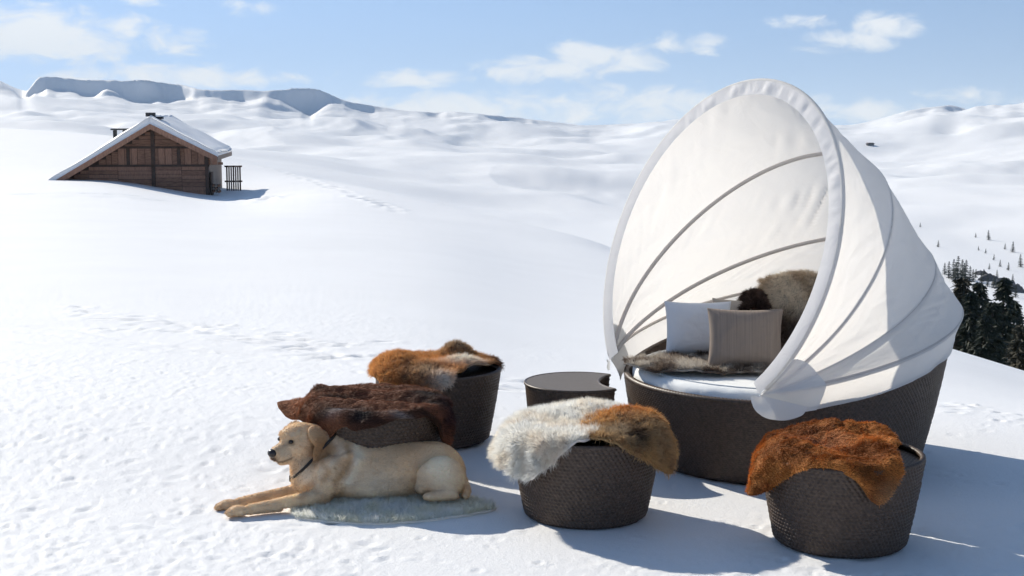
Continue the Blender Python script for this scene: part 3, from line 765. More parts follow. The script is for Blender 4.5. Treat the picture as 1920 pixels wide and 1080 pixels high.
ex = bmesh.ops.extrude_face_region(bmt, geom=[f_]); bmesh.ops.translate(bmt, vec=(0, 0, -.018), verts=[g for g in ex['geom'] if isinstance(g, bmesh.types.BMVert)])
bmesh.ops.recalc_face_normals(bmt, faces=bmt.faces); met = bpy.data.meshes.new('table_top'); bmt.to_mesh(met); bmt.free()
link('table_top', met, M['tabletop'], te)
b = MB(); b.tube([(x * 1.0, y * 1.0, tz) for x, y in out[::1]], .009, 8, True); b.build('rim', M['weave'], te, True)

# ------------------------------------------------------------------ the daybed
TCX, TCY, TRB, TK = 1.542, 8.104, 0.788, 0.21
PSI = math.radians(34.05)
def tub_z(t):
    q = np.cos(t - PSI); return 0.475 + 0.34 * np.clip((q + .80) / 1.80, 0, 1) ** 1.4
def tub_r(t): return TRB + TK * tub_z(t)
bed_z = snow_z(TCX, TCY) - .01
bed = empty('daybed', (TCX, TCY, bed_z)); tag(bed, 'large round dark woven daybed under a white folding hood', 'daybed')
link('woven_tub', woven_wall('woven_tub', 238, 42, TRB, tub_r, tub_z, .0072, .05, su=4, sv=3, belly=.01), M['weave'], bed)
link('rim', braided_rim('rim', lambda t: tub_r(t) - .012, lambda t: tub_z(t), .0165, 260, 720), M['weave'], bed)
t_ = np.linspace(0, 2 * np.pi, 200, endpoint=False)[None, :]; v_ = np.linspace(0, 1, 12)[:, None]
ri = (tub_r(t_) - .03) - .06 * v_; zi = tub_z(t_) - (tub_z(t_) - .30) * v_
inner = np.stack([ri * np.cos(t_), ri * np.sin(t_), zi], -1).reshape(-1, 3)
innerc = np.concatenate([inner, [[0, 0, .30]]]); nb_ = 11 * 200
tri = np.stack([np.full(200, len(inner)), nb_ + np.arange(200), nb_ + (np.arange(200) + 1) % 200], -1)
link('inner_shell', mesh_np('inner_shell', innerc, grid_faces(12, 200, True)[:, ::-1], tri), M['weave'], bed)

# hood: hoops hinged at two pivots, cloth stretched between them
s_ax = -0.741; zp = 0.547; PIV = 0.622
back = np.array([math.cos(PSI), math.sin(PSI), 0]); axv = np.array([math.sin(PSI), -math.cos(PSI), 0]); upv = np.array([0, 0, 1.])
Mo = np.array([s_ax * math.cos(PSI), s_ax * math.sin(PSI), zp])      # relative to the daybed
hoops = [(18.8, 1.700, .884, .705), (43.8, 1.671, .854, .669), (66.6, 1.758, .864, .730), (77.4, 1.831, .965, .804)]
def hoop_pts(phi, L, w, v0, tau):
    t0 = math.asin(min(.95, v0 / (L - v0))); t = -t0 + (np.pi + 2 * t0) * tau
    vv = v0 + (L - v0) * np.sin(t); uu = -w * np.cos(t)
    # keep all hoops meeting at the pivots
    endu = w * math.cos(t0); uu = uu + np.sign(uu) * (PIV - endu) * np.clip(1 - vv / .5, 0, 1)
    d = upv * math.cos(math.radians(phi)) + back * math.sin(math.radians(phi))
    return Mo + uu[:, None] * axv + vv[:, None] * d
tau = np.linspace(0, 1, 321)
HP = [hoop_pts(*h_, tau) for h_ in hoops]
NS = 28
rowsC = []; sv_ = []
for k in range(3):
    for j in range(NS):
        s = j / NS; rowsC.append(HP[k] * (1 - s) + HP[k + 1] * s); sv_.append(k + s)
rowsC.append(HP[3]); sv_.append(3.0)
rowsC = np.array(rowsC); sv_ = np.array(sv_)
ctr = Mo + back * .55 + upv * .35
inw = ctr - rowsC; inw /= np.linalg.norm(inw, axis=-1, keepdims=True)
fr = sv_ - np.floor(sv_); fr[-1] = 0
arch = np.sin(np.pi * tau)[None, :] ** .7
S_, T_ = np.meshgrid(sv_, tau, indexing='ij')
wr1 = fbm(T_ * 40 + S_ * 6.0, S_ * 1.3, seed=101, oct=2); wr2 = fbm(T_ * 15 - S_ * 2.5, S_ * 2.2, seed=105, oct=3)
wr3 = fbm(T_ * 7 + 3, S_ * 2.5, seed=107, oct=2)
pull = np.sin(np.pi * fr)[:, None] ** .8
sag = (.014 * np.sin(np.pi * fr)[:, None] ** 1.0) * arch + pull * arch * (.019 * (np.clip(1 - np.abs(wr1) * 2.2, 0, 1) ** 1.3 - .3) * (0.30 + .75 * sstep(.12, .3, T_) - .72 * sstep(.5, .6, T_)) * (.1 + sstep(-.15, .35, wr3)) + .012 * wr2)
cl = rowsC + inw * sag[..., None]
# skirt hanging over the tub rim from the last hoop
skirt = []
th3 = np.arctan2(HP[3][:, 1], HP[3][:, 0]); r3 = np.hypot(HP[3][:, 0], HP[3][:, 1]); rlow = np.minimum(r3, np.maximum(tub_r(th3) + .022, r3 - .07))
for j in range(1, 11):
    f_ = j / 10; p = HP[3].copy(); rad = r3 + (rlow - r3) * math.sin(f_ * math.pi / 2) + .010 * f_ * fbm(tau * 34, 0 * tau + f_, seed=110, oct=2)
    p[:, 0] = rad * np.cos(th3); p[:, 1] = rad * np.sin(th3); p[:, 2] -= (.125 + .03 * arch[0]) * f_
    skirt.append(p)
allr = np.concatenate([cl, np.array(skirt)], 0)
can = link('canopy', mesh_np('canopy', allr.reshape(-1, 3), grid_faces(len(allr), len(tau))), M['canopy'], bed)
for k in (1, 2, 3):
    p = HP[k][6:-6:4]; q = ctr - p; q /= np.linalg.norm(q, axis=1, keepdims=True)
    MB().tube([tuple(a) for a in (p + q * .012)], .0125 if k < 3 else .010, 8).build('rib', M['rib'], can, True)
# front hoop sleeve and the gathered band facing the opening
d0 = upv * math.cos(math.radians(18.8)) + back * math.sin(math.radians(18.8)); n0 = np.cross(axv, d0)
p0 = HP[0]; tg = np.gradient(p0, axis=0); tg /= np.linalg.norm(tg, axis=1, keepdims=True); inn = np.cross(tg, n0)
inn *= np.sign((inn * (Mo + d0 * .8 - p0)).sum(1))[:, None]
fwd = -back
MB().tube([tuple(a) for a in p0[2:-2:3]], .013, 10).build('hoop_sleeve', M['canopy'], can, True)
bn = 8; bw = np.linspace(0, 1, bn)
band = []
gath = fbm(tau * 90, 0 * tau, seed=120, oct=2) * sstep(.25, .45, tau) * (1 - sstep(.72, .85, tau))
for w_ in bw:
    off = inn * (.080 * w_)
    band.append(p0 + off + fwd * (.013 + .002 * math.sin(math.pi * w_)) + fwd * (.009 * gath * math.sin(math.pi * min(1, w_ * 1.0)))[:, None])
link('band', mesh_np('band', np.array(band).reshape(-1, 3), grid_faces(bn, len(tau))), M['canopy_band'], can)
# reinforced corner patches at the two pivots: over the cloth above, hugging the tub wall below
for s in (-1, 1):
    colsel = np.arange(0, 60) if s < 0 else np.arange(len(tau) - 1, len(tau) - 61, -1)
    P_ = allr[0, colsel[0]]; G = allr[:, colsel].copy()
    dist = np.linalg.norm(G - P_, axis=-1); lim = .215 + .02 * np.sin(np.linspace(0, 9, len(G)))[:, None]
    # stop each strand of the patch at the same reach
    Gs = np.zeros((len(G), 14, 3))
    for i in range(len(G)):
        dd = np.linspace(0, float(np.interp(i, [0, len(G) - 11, len(G) - 1], [.25, .33, .30])), 14); di = dist[i] + np.arange(len(colsel)) * 1e-6
        for k in range(3): Gs[i, :, k] = np.interp(dd, di, G[i, :, k])
    outd = Gs - (ctr + np.array([0, 0, -.1])); outd[..., 2] *= .3; outd /= np.linalg.norm(outd, axis=-1, keepdims=True)
    Gs = Gs + outd * np.interp(np.arange(len(G)), [0, 10, len(G)], [.026, .012, .008] if s > 0 else [.004, .004, .004])[:, None, None]
    fan = []; Rp = math.hypot(P_[0], P_[1]); th0 = math.atan2(P_[1], P_[0]); bk_ = 1.0 if np.dot(back[:2], [-math.sin(th0), math.cos(th0)]) > 0 else -1.0
    angs = np.linspace(-14, -165, 46)       # 0 = towards the back, -90 = down, -180 = front, -252 = up along the front hoop
    for f_ in np.linspace(0, 1, 12):
        for ad in angs:
            Rr = np.interp(-ad, [14, 25, 36, 60, 90, 112, 128, 160, 215], [.24, .235, .205, .15, .105, .08, .065, .05, .05]) * f_ * (1 if s > 0 else .55)
            a_ = Rr * math.cos(math.radians(ad)); dz = Rr * math.sin(math.radians(ad))
            rad = Rp + .022 + .005 * math.sin(f_ * 7 + ad * .05) + (.35 * dz if dz > 0 else .05 * dz); th_ = th0 + bk_ * a_ / Rp
            fan.append((rad * math.cos(th_), rad * math.sin(th_), P_[2] + dz))
    V1 = Gs.reshape(-1, 3); V2 = np.array(fan); q1 = grid_faces(len(G), 14); q2 = grid_faces(12, 46) + len(V1)
    link('gusset', mesh_np('gusset', np.concatenate([V1, V2]), np.concatenate([q1, q2])), M['gusset'], can)

# mattress
def cushion_disc(name, r0, th, rnd=.05, n=160, m=26):
    t = np.linspace(0, 2 * np.pi, n, endpoint=False)[None, :]; prof = []
    for k in range(m):
        prof.append((r0 * k / (m - 1) * .93, th / 2 + .012 * (1 - (k / (m - 1)) ** 2)))
    for a in np.linspace(90, -90, 15): prof.append((r0 - rnd + rnd * math.cos(math.radians(a)), (th / 2 - rnd * .9) * (1 if a > 0 else -1) * min(1, abs(a) / 20) + rnd * .9 * math.sin(math.radians(a))))
    prof.append((0, -th / 2)); pr = np.array(prof)
    Vc = np.stack([pr[:, :1] * np.cos(t), pr[:, :1] * np.sin(t), pr[:, 1:] + 0 * t], -1)
    w = fbm(t * 22, pr[:, 1:] * 20 + 0 * t, seed=7, oct=2); side = sstep(.8, 1, pr[:, :1] / r0)
    Vc[..., 0] += .006 * w * side * np.cos(t); Vc[..., 1] += .006 * w * side * np.sin(t)
    return mesh_np(name, Vc.reshape(-1, 3), grid_faces(len(pr), n, True)[:, ::-1])
mat_o = link('seat_cushion', cushion_disc('seat_cushion', .845, .17, .06), M['mattress']); mat_o.location = (TCX, TCY, bed_z + .452)
tag(mat_o, 'thick round white seat cushion lying in the woven daybed', 'cushion')
MZ = bed_z + .452 + .085
# pillows
def pillow(name, w, h, th, material, loc, rot, label, piping=None, seed=0):
    n = 44; g = np.linspace(-1, 1, n); X, Y = np.meshgrid(g, g, indexing='ij')
    pf = (np.clip(1 - np.abs(X) ** 2.6, 0, 1) * np.clip(1 - np.abs(Y) ** 2.6, 0, 1)) ** .55
    pin = 1 - .07 * (1 - np.abs(Y) ** 2) * np.abs(X) ** 2 ; pin2 = 1 - .07 * (1 - np.abs(X) ** 2) * np.abs(Y) ** 2
    x = X * w / 2 * pin; z = Y * h / 2 * pin2; wrn = .006 * fbm(X * 3, Y * 3, seed=seed, oct=3) * pf
    a = np.stack([x, -pf * th / 2 - .004 + wrn, z], -1).reshape(-1, 3); b_ = np.stack([x, pf * th / 2 + .004 + wrn, z], -1).reshape(-1, 3)
    fq = grid_faces(n, n); n_ = n * n
    edge = np.concatenate([np.arange(n), np.arange(1, n) * n + n - 1, (n - 1) * n + np.arange(n - 2, -1, -1), np.arange(n - 2, -1, -1) * n])
    side = np.stack([edge[:-1], edge[1:], edge[1:] + n_, edge[:-1] + n_], -1)
    o = link(name, mesh_np(name, np.concatenate([a, b_]), np.concatenate([fq, fq[:, ::-1] + n_, side[:, ::-1]])), material)
    bm = bmesh.new(); bm.from_mesh(o.data); bmesh.ops.recalc_face_normals(bm, faces=bm.faces); bm.to_mesh(o.data); bm.free()
    o.location = loc; o.rotation_euler = rot; tag(o, label, 'pillow', 'pillows on the daybed'); return o
R_ = math.radians
def pil_at(px, pyb, h, lean, **k):
    """stand a pillow on the seat with its lower edge at photo (px, pyb)"""
    d = ray(px, pyb); t = (MZ + .045 - CAM_H) / d[2]; p = CAMP + d * t
    return (p[0], p[1] + math.sin(lean) * h / 2, MZ + .035 + math.cos(lean) * h / 2)
pillow('pillow', .40, .32, .15, M['pillow_white'], pil_at(1310, 664, .32, .22), (-.22, .02, .12), 'plain white square pillow leaning on the left of the daybed', seed=3)
pillow('pillow', .42, .335, .14, M['pillow_taupe'], pil_at(1398, 688, .335, .2), (-.20, .0, -.06), 'taupe ribbed pillow in front of the white one', seed=4)
pillow('pillow', .46, .44, .16, M['pillow_beige'], (pil_at(1500, 640, .44, .3)[0], 8.62, MZ + .24), (-.32, -.05, -.35), 'beige pillow at the back under a fur, half hidden by the hood', seed=5)
pillow('pillow', .32, .30, .13, M['pillow_beige'], (1.36, 8.46, MZ + .185), (-.25, .05, .1), 'small pillow with only its top corner showing behind the white and taupe pillows', seed=6)

# ------------------------------------------------------------------ fur
def tri_of_quads(q): return np.concatenate([q[:, [0, 1, 2]], q[:, [0, 2, 3]]])
def vnormals(V, T):
    fn = np.cross(V[T[:, 1]] - V[T[:, 0]], V[T[:, 2]] - V[T[:, 0]]); N = np.zeros_like(V)
    for k in range(3): np.add.at(N, T[:, k], fn)
    return N / (np.linalg.norm(N, axis=1, keepdims=True) + 1e-12), np.linalg.norm(fn, axis=1)
def fur_mesh(name, V, T, colf, n, length, width, lift=.6, comb=None, jit=.35, droop=.5, clump=.5, clump_sc=40., seed=1, gain=1.0, colvar=.14, lenmul=None, tipl=1.1, rootd=.82):
    """hair as thin tapering strips, each rooted on the skin; colf gives a colour per skin vertex"""
    r = np.random.default_rng(seed); N, area = vnormals(V, T)
    pick = r.choice(len(T), n, p=area / area.sum()); u = r.random((n, 2)); sw = u.sum(1) > 1; u[sw] = 1 - u[sw]
    w = np.stack([1 - u.sum(1), u[:, 0], u[:, 1]], 1)[..., None]; tt_ = T[pick]
    P = (V[tt_] * w).sum(1); Nn = (N[tt_] * w).sum(1); C = (colf[tt_] * w).sum(1)
    cb = np.zeros((n, 3)) if comb is None else (comb(P, Nn) if callable(comb) else np.tile(np.array(comb, float), (n, 1)))
    cb = cb - Nn * (cb * Nn).sum(1, keepdims=True)
    cl = np.stack([vnoise(P[:, 0] * clump_sc, P[:, 1] * clump_sc, P[:, 2] * clump_sc, seed=seed + q) for q in (1, 2, 3)], 1)
    d = Nn * lift + cb + cl * clump + r.normal(size=(n, 3)) * jit; d /= np.linalg.norm(d, axis=1, keepdims=True)
    flip = (d * Nn).sum(1) < .08; d[flip] += Nn[flip] * .4; d /= np.linalg.norm(d, axis=1, keepdims=True)
    L = length * r.uniform(.65, 1.2, n) * (1 if lenmul is None else (lenmul[tt_] * w[..., 0]).sum(1))
    P1 = P + d * (L * .5)[:, None]
    d2 = d + np.array([0, 0, -1.]) * droop + cl * clump * .6 + cb * .3; d2 /= np.linalg.norm(d2, axis=1, keepdims=True)
    P2 = P1 + d2 * (L * .5)[:, None]
    s = np.cross(d, Nn + .45 * r.normal(size=(n, 3))); s /= np.linalg.norm(s, axis=1, keepdims=True) + 1e-9; ww = (width * r.uniform(.7, 1.3, n))[:, None]
    P = P - Nn * .002
    VV = np.stack([P - s * ww * .5, P + s * ww * .5, P1 + s * ww * .42, P1 - s * ww * .42, P2], 1).reshape(-1, 3)
    base = np.arange(n)[:, None] * 5; q = base + np.array([[0, 1, 2, 3]]); t = base + np.array([[3, 2, 4]])
    cv_ = np.clip(C * gain * r.uniform(1 - colvar, 1 + colvar, (n, 1)), 0, .92)
    CC = np.stack([cv_ * rootd, cv_ * rootd, cv_, cv_, np.clip(cv_ * tipl, 0, .93)], 1).reshape(-1, 3)
    return mesh_np(name, VV, q, t, smooth=False, col=CC)
def mixc(a, b, f): return np.asarray(a)[None] * (1 - f[:, None]) + np.asarray(b)[None] * f[:, None]
def lay(base, c, f): return base * (1 - f[:, None]) + np.asarray(c)[None] * f[:, None]
def bump2(x, y, cx, cy, rx, ry): return np.exp(-((x - cx) / rx) ** 2 - ((y - cy) / ry) ** 2)

def make_hide(name, label, cat, origin, top, R, centre, radii, colf, fur, mound=None, stiff=None, bend=.035, wrinkle=.008, seed=0, nth=150, nr=44, group='furs and hides', gloss=False, skin_col=None, thick=.012, furmat=None):
    """a pelt lying on a round top of radius R and folding down over its edge; radii = outline (deg, reach) round its centre"""
    dg = np.array([p[0] for p in radii], float); rd = np.array([p[1] for p in radii], float)
    th = np.linspace(0, 360, nth, endpoint=False)
    out = np.interp(th, np.r_[dg - 360, dg, dg + 360], np.r_[rd, rd, rd])
    k_ = np.exp(-.5 * (np.arange(-6, 7) / 1.5) ** 2); k_ /= k_.sum(); out = np.convolve(np.r_[out[-6:], out, out[:6]], k_, 'valid')
    out = out * (1 + .035 * fbm(th / 9., 0 * th, seed=seed, oct=2))
    f = (np.linspace(0, 1, nr) ** .8)[:, None]; ta = np.radians(th)[None, :]
    x = centre[0] + f * out[None] * np.cos(ta); y = centre[1] + f * out[None] * np.sin(ta)
    rho = np.hypot(x, y) + 1e-9; a = np.arctan2(y, x)
    if R is None:
        X, Y = x, y; Z = top + 0 * x; hang = 0 * x
    else:
        R0 = R - bend * .6; e = np.maximum(rho - R0, 0)
        amax = math.pi / 2 * .97 * np.ones_like(a)
        if stiff is not None:
            for (dc, wd, am) in stiff:
                dd = np.degrees(np.abs(np.angle(np.exp(1j * (a - math.radians(dc)))))); amax = amax + (math.radians(am) - amax) * np.exp(-(dd / wd) ** 2 * 1.2)
        b_ = bend * (1 + .5 * vnoise(a * 5, 0 * a, seed=seed + 3)); ang = np.minimum(e / b_, amax); rest = np.maximum(e - ang * b_, 0)
        rad = np.minimum(rho, R0) + b_ * np.sin(ang) + rest * np.cos(ang); zd = b_ * (1 - np.cos(ang)) + rest * np.sin(ang)
        X = rad * np.cos(a); Y = rad * np.sin(a); Z = top - zd; hang = sstep(0, .05, e)
    wv = fbm(x * 9, y * 9, seed=seed + 11, oct=3) * wrinkle
    if mound is not None: Z = Z + mound(x, y) * (1 - .85 * hang)
    Z = Z + np.abs(wv) * (1 - hang) + thick
    X = X + wv * hang * np.cos(a) + .010 * hang * np.cos(a); Y = Y + wv * hang * np.sin(a) + .010 * hang * np.sin(a)
    V = np.stack([X, Y, Z], -1).reshape(-1, 3); q = grid_faces(nr, nth, True)
    if vnormals(V, tri_of_quads(q))[0][:, 2].mean() < 0: q = q[:, ::-1]
    C = colf(x.ravel(), y.ravel()); C = np.clip(C, .004, .9)
    root = empty(name, origin); tag(root, label, cat, group)
    sk = link('skin', mesh_np('skin', V, q, col=C * .7 if skin_col is None else np.tile(np.array(skin_col), (len(V), 1))), M['hide'], root)
    md = sk.modifiers.new('thickness', 'SOLIDIFY'); md.thickness = thick; md.offset = -1
    fur = dict(fur); fur.setdefault('seed', seed + 50)
    T = tri_of_quads(q)
    fo = link('fur', fur_mesh('fur', V, T, C, **fur), M[furmat or ('fur_gloss' if gloss else 'fur')], root)
    return root

def so(key): e = stools[key]; return tuple(e.location)
top_z = PH + .010
# white sheepskin and fox-coloured pelt on the front stool
def c_sheep(x, y):
    n = fbm(x * 14, y * 14, seed=5, oct=3); return mixc((.93, .82, .73), (.95, .88, .83), sstep(-.4, .3, n))
make_hide('sheepskin', 'thick white sheepskin draped over the left of the front centre stool', 'sheepskin', so('c'), top_z, PR, (-.13, .02),
    [(0, .36), (30, .42), (60, .43), (90, .40), (120, .37), (150, .34), (180, .40), (205, .43), (225, .47), (243, .50), (258, .44), (270, .39), (285, .36), (300, .33), (320, .27)],
    c_sheep, dict(rootd=.95, n=80000, length=.046, width=.0019, lift=.75, jit=.30, droop=.42, clump=.5, clump_sc=44, colvar=.05),
    mound=lambda x, y: .012 + .055 * bump2(x, y, .05, .16, .17, .14) + .02 * bump2(x, y, -.2, .1, .12, .12), stiff=[(165, 40, 62)], wrinkle=.014, seed=1, bend=.05, furmat='fur_white', skin_col=(.88, .81, .74))
def c_fox(x, y):
    n = fbm(x * 10, y * 10, seed=6, oct=3); c = mixc((.40, .26, .14), (.50, .30, .12), sstep(-.3, .3, n))
    c = lay(c, (.44, .17, .04), bump2(x, y, .20, .06, .16, .13)); c = lay(c, (.30, .245, .175), .85 * bump2(x, y, .12, -.26, .13, .09)); c = lay(c, (.34, .27, .18), .6 * bump2(x, y, .36, -.2, .1, .12))
    return lay(c, (.045, .022, .012), .95 * bump2(x, y, .225, -.245, .042, .075))
make_hide('fox_pelt', 'fluffy orange and grey-brown pelt hanging over the right edge of the front centre stool', 'pelt', so('c'), top_z, PR, (.22, -.06),
    [(0, .25), (20, .22), (45, .22), (80, .24), (120, .22), (160, .22), (190, .25), (210, .31), (225, .335), (245, .315), (270, .295), (295, .29), (315, .31), (332, .35), (345, .29)],
    c_fox, dict(gain=1.35, n=28000, length=.040, width=.0022, lift=.5, comb=(.25, -.3, 0), jit=.3, droop=.55, clump=.6, clump_sc=45),
    mound=lambda x, y: .018 + .065 * bump2(x, y, .20, -.02, .18, .16), stiff=[(0, 40, 70)], wrinkle=.012, seed=2, bend=.045)
# orange-brown cowhide on the right-hand stool
def c_cow(x, y):
    n = fbm(x * 6 + y * 3, y * 9, seed=9, oct=4); c = mixc((.20, .065, .016), (.43, .17, .045), sstep(-.45, .35, n))
    c = lay(c, (.30, .12, .065), .7 * bump2(x, y, -.1, .05, .15, .12)); return lay(c, (.40, .24, .13), .8 * bump2(x, y, .17, -.46, .1, .06))
make_hide('cowhide', 'short-haired orange-brown cowhide folded over the front right stool', 'cowhide', so('d'), top_z, PR, (-.06, .02),
    [(0, .32), (30, .38), (60, .42), (90, .40), (120, .40), (150, .36), (170, .38), (190, .50), (205, .53), (220, .42), (235, .37), (250, .36), (262, .375), (272, .42), (281, .53), (289, .565), (297, .52), (306, .41), (320, .32), (340, .31)],
    c_cow, dict(gain=1.5, n=34000, length=.018, width=.0022, lift=.32, comb=(.3, -.55, 0), jit=.16, droop=.25, clump=.35, clump_sc=22),
    mound=lambda x, y: .012 + .05 * bump2(x, y, .05, .25, .26, .10) + .045 * bump2(x, y, .20, -.02, .07, .22) + .03 * np.sin(x * 19 + y * 9) * bump2(x, y, 0, 0, .25, .25) + .03 * bump2(x, y, -.26, -.05, .10, .18),
    stiff=[(195, 18, 70)], wrinkle=.028, seed=3, bend=.05, gloss=True)
# dark red-brown hide on the stool behind the dog
def c_dark(x, y):
    n = fbm(x * 3.5 + y, y * 16 - x * 2, seed=12, oct=4); c = mixc((.050, .024, .015), (.21, .085, .045), sstep(-.35, .4, n))
    c = lay(c, (.40, .175, .085), .85 * bump2(x, y, -.44, -.02, .09, .16)); c = lay(c, (.33, .14, .07), .8 * bump2(x, y, -.24, -.37, .12, .07))
    c = lay(c, (.30, .29, .30), .75 * bump2(x, y, -.15, -.29, .07, .035)); c = lay(c, (.012, .011, .014), .97 * bump2(x, y, -.05, -.36, .10, .07)); c = lay(c, (.34, .30, .27), .6 * bump2(x, y, .14, -.34, .07, .02)); c = lay(c, (.012, .011, .014), .95 * bump2(x, y, .28, .02, .12, .12)); c = lay(c, (.03, .016, .022), .9 * bump2(x, y, .42, -.08, .08, .14))  # grey-white highlights painted into the colour; the black patches are its own
    return c
make_hide('cowhide', 'dark red-brown and black hide jutting off the stool behind the dog', 'cowhide', so('b'), top_z, PR, (0, 0),
    [(0, .49), (15, .50), (30, .42), (60, .38), (90, .37), (120, .38), (150, .42), (165, .48), (178, .53), (190, .50), (205, .43), (222, .50), (236, .50), (246, .43), (258, .44), (272, .42), (290, .385), (315, .39), (335, .52), (345, .60), (352, .58)],
    c_dark, dict(gain=1.35, n=36000, length=.020, width=.0022, lift=.16, comb=(.75, -.15, 0), jit=.14, droop=.2, clump=.4, clump_sc=16),
    mound=lambda x, y: .012 + .03 * bump2(x, y, -.3, .1, .2, .2) + .022 * np.sin(y * 26 + x * 5) * bump2(x, y, 0, 0, .35, .3) + .02 * bump2(x, y, .2, .1, .1, .1),
    stiff=[(176, 26, 4), (150, 18, 18)], wrinkle=.02, seed=4, bend=.04, gloss=True)
# fox-coloured and white pelt on the farthest stool
def c_fox2(x, y):
    n = fbm(x * 9, y * 9, seed=15, oct=3); c = mixc((.40, .19, .07), (.52, .27, .10), sstep(-.3, .3, n))
    c = lay(c, (.09, .035, .018), .9 * bump2(x, y, -.17, -.22, .035, .12)); c = lay(c, (.36, .28, .19), .8 * bump2(x, y, -.06, -.30, .10, .08)); c = lay(c, (.50, .22, .06), .8 * bump2(x, y, .02, .05, .16, .10))
    c = lay(c, (.72, .68, .60), .95 * bump2(x, y, .16, -.10, .13, .09)); c = lay(c, (.70, .66, .60), .9 * bump2(x, y, .05, -.38, .08, .06)); c = lay(c, (.30, .24, .17), .9 * bump2(x, y, .10, .27, .12, .10))
    return lay(c, (.07, .028, .016), .95 * bump2(x, y, .36, .10, .12, .14))
make_hide('fox_pelt', 'orange pelt with white and dark patches heaped on the farthest stool', 'pelt', so('a'), top_z, PR, (-.02, 0),
    [(0, .34), (15, .42), (25, .45), (35, .40), (60, .36), (90, .37), (120, .36), (150, .36), (180, .37), (210, .39), (235, .41), (255, .43), (275, .46), (285, .42), (295, .34), (315, .28), (340, .30)],
    c_fox2, dict(gain=1.3, n=32000, length=.036, width=.0024, lift=.55, comb=(.3, -.1, 0), jit=.28, droop=.45, clump=.6, clump_sc=36),
    mound=lambda x, y: .012 + 0.062 * bump2(x, y, -.23, -.02, .12, .18) + .085 * bump2(x, y, .10, .26, .09, .08) + .05 * bump2(x, y, .15, -.10, .12, .10) + .03 * bump2(x, y, -.05, -.2, .1, .1), wrinkle=.012, seed=5, bend=.04)
# sheepskin under the dog
mo_ = at(732, 950, 6.94); mz_ = snow_z(mo_[0], 6.94)
def c_mat(x, y):
    n = fbm(x * 14, y * 14, seed=18, oct=3); return mixc((.93, .81, .69), (.95, .865, .78), sstep(-.4, .3, n))
make_hide('sheepskin', 'cream sheepskin spread on the snow beneath the dog', 'sheepskin', (mo_[0], 6.94, mz_), -0.006, None, (0, 0),
    [(0, .53), (12, .40), (30, .38), (60, .33), (90, .30), (120, .33), (150, .40), (170, .46), (180, .49), (190, .50), (204, .49), (216, .42), (240, .33), (270, .30), (300, .31), (325, .36), (345, .46), (353, .53)],
    c_mat, dict(rootd=.95, gain=1.1, n=60000, length=.042, width=.0020, lift=.7, jit=.32, droop=.5, clump=.55, clump_sc=40, colvar=.05), mound=lambda x, y: .014 * bump2(x, y, 0, 0, .35, .18), wrinkle=.008, seed=6, furmat='fur_white', skin_col=(.88, .80, .70))
# reindeer hide on the seat
def c_rein(x, y):
    n = fbm(x * 7, y * 9, seed=22, oct=4); c = mixc((.16, .12, .095), (.62, .57, .50), sstep(-.28, .28, n))
    return lay(c, (.34, .26, .20), .5 * bump2(x, y, -.1, .12, .25, .1))
d_ = ray(1335, 692); t_s = (MZ + .02 - CAM_H) / d_[2]; rp = CAMP + d_ * t_s
make_hide('reindeer_hide', 'mottled grey-brown reindeer hide spread over the white seat cushion', 'hide', (rp[0], rp[1], MZ + .006), 0, None, (0, 0),
    [(0, .46), (30, .44), (60, .36), (90, .34), (120, .36), (150, .46), (165, .52), (180, .44), (200, .34), (225, .23), (250, .20), (270, .20), (290, .19), (310, .24), (325, .32), (340, .40)],
    c_rein, dict(n=30000, length=.040, width=.0026, lift=.5, comb=(-.3, -.3, 0), jit=.3, droop=.4, clump=.6, clump_sc=30), mound=lambda x, y: .008 + .02 * np.abs(np.sin(x * 9 + 2 * y)), wrinkle=.014, seed=7)
# furs thrown over the pillows at the back
def back_fur(name, label, px0, px1, path, colf, fur, seed):
    nu, nv = 40, 40; yy = np.interp(np.linspace(0, 1, nv), np.linspace(0, 1, len(path)), [p[0] for p in path]); zz = np.interp(np.linspace(0, 1, nv), np.linspace(0, 1, len(path)), [p[1] for p in path])
    k_ = np.array([.25, .5, .25]);
    for _ in range(6): yy[1:-1] = np.convolve(yy, k_, 'valid'); zz[1:-1] = np.convolve(zz, k_, 'valid')
    u = np.linspace(0, 1, nu)[:, None]; v = np.linspace(0, 1, nv)[None, :]
    x0, x1 = px0, px1; edge = .03 * fbm(v * 5, 0 * v, seed=seed, oct=2)
    X = x0 + (x1 - x0) * u + edge * (1 - 2 * u) + .02 * np.sin(3 * v); Y = yy[None] + .02 * fbm(u * 4, v * 5, seed=seed + 1, oct=2); Z = zz[None] + .028 * fbm(u * 4 + 9, v * 4, seed=seed + 2, oct=2) - .05 * np.abs(2 * u - 1) ** 2.5
    V = np.stack([X, Y, Z], -1).reshape(-1, 3); q = grid_faces(nu, nv); U2, V2 = np.meshgrid(u[:, 0], v[0], indexing='ij')
    c0 = V.mean(0); C = np.clip(colf(U2.ravel(), V2.ravel()), .01, .9); root = empty(name, tuple(c0)); tag(root, label, 'hide', 'furs and hides')
    N, _a = vnormals(V, tri_of_quads(q))
    if N[:, 1].mean() > 0 or N[:, 2].mean() < 0: q = q[:, ::-1]
    sk = link('skin', mesh_np('skin', V - c0, q, col=C * .7), M['hide'], root); md = sk.modifiers.new('thickness', 'SOLIDIFY'); md.thickness = .01; md.offset = -1
    link('fur', fur_mesh('fur', V - c0, tri_of_quads(q), C, seed=seed, **fur), M['fur'], root)
def c_bk(u, v):
    n = fbm(u * 5, v * 5, seed=31, oct=3); c = mixc((.48, .38, .27), (.66, .58, .47), sstep(-.3, .3, n)); return lay(c, (.09, .06, .045), sstep(.42, .12, v + .15 * n))
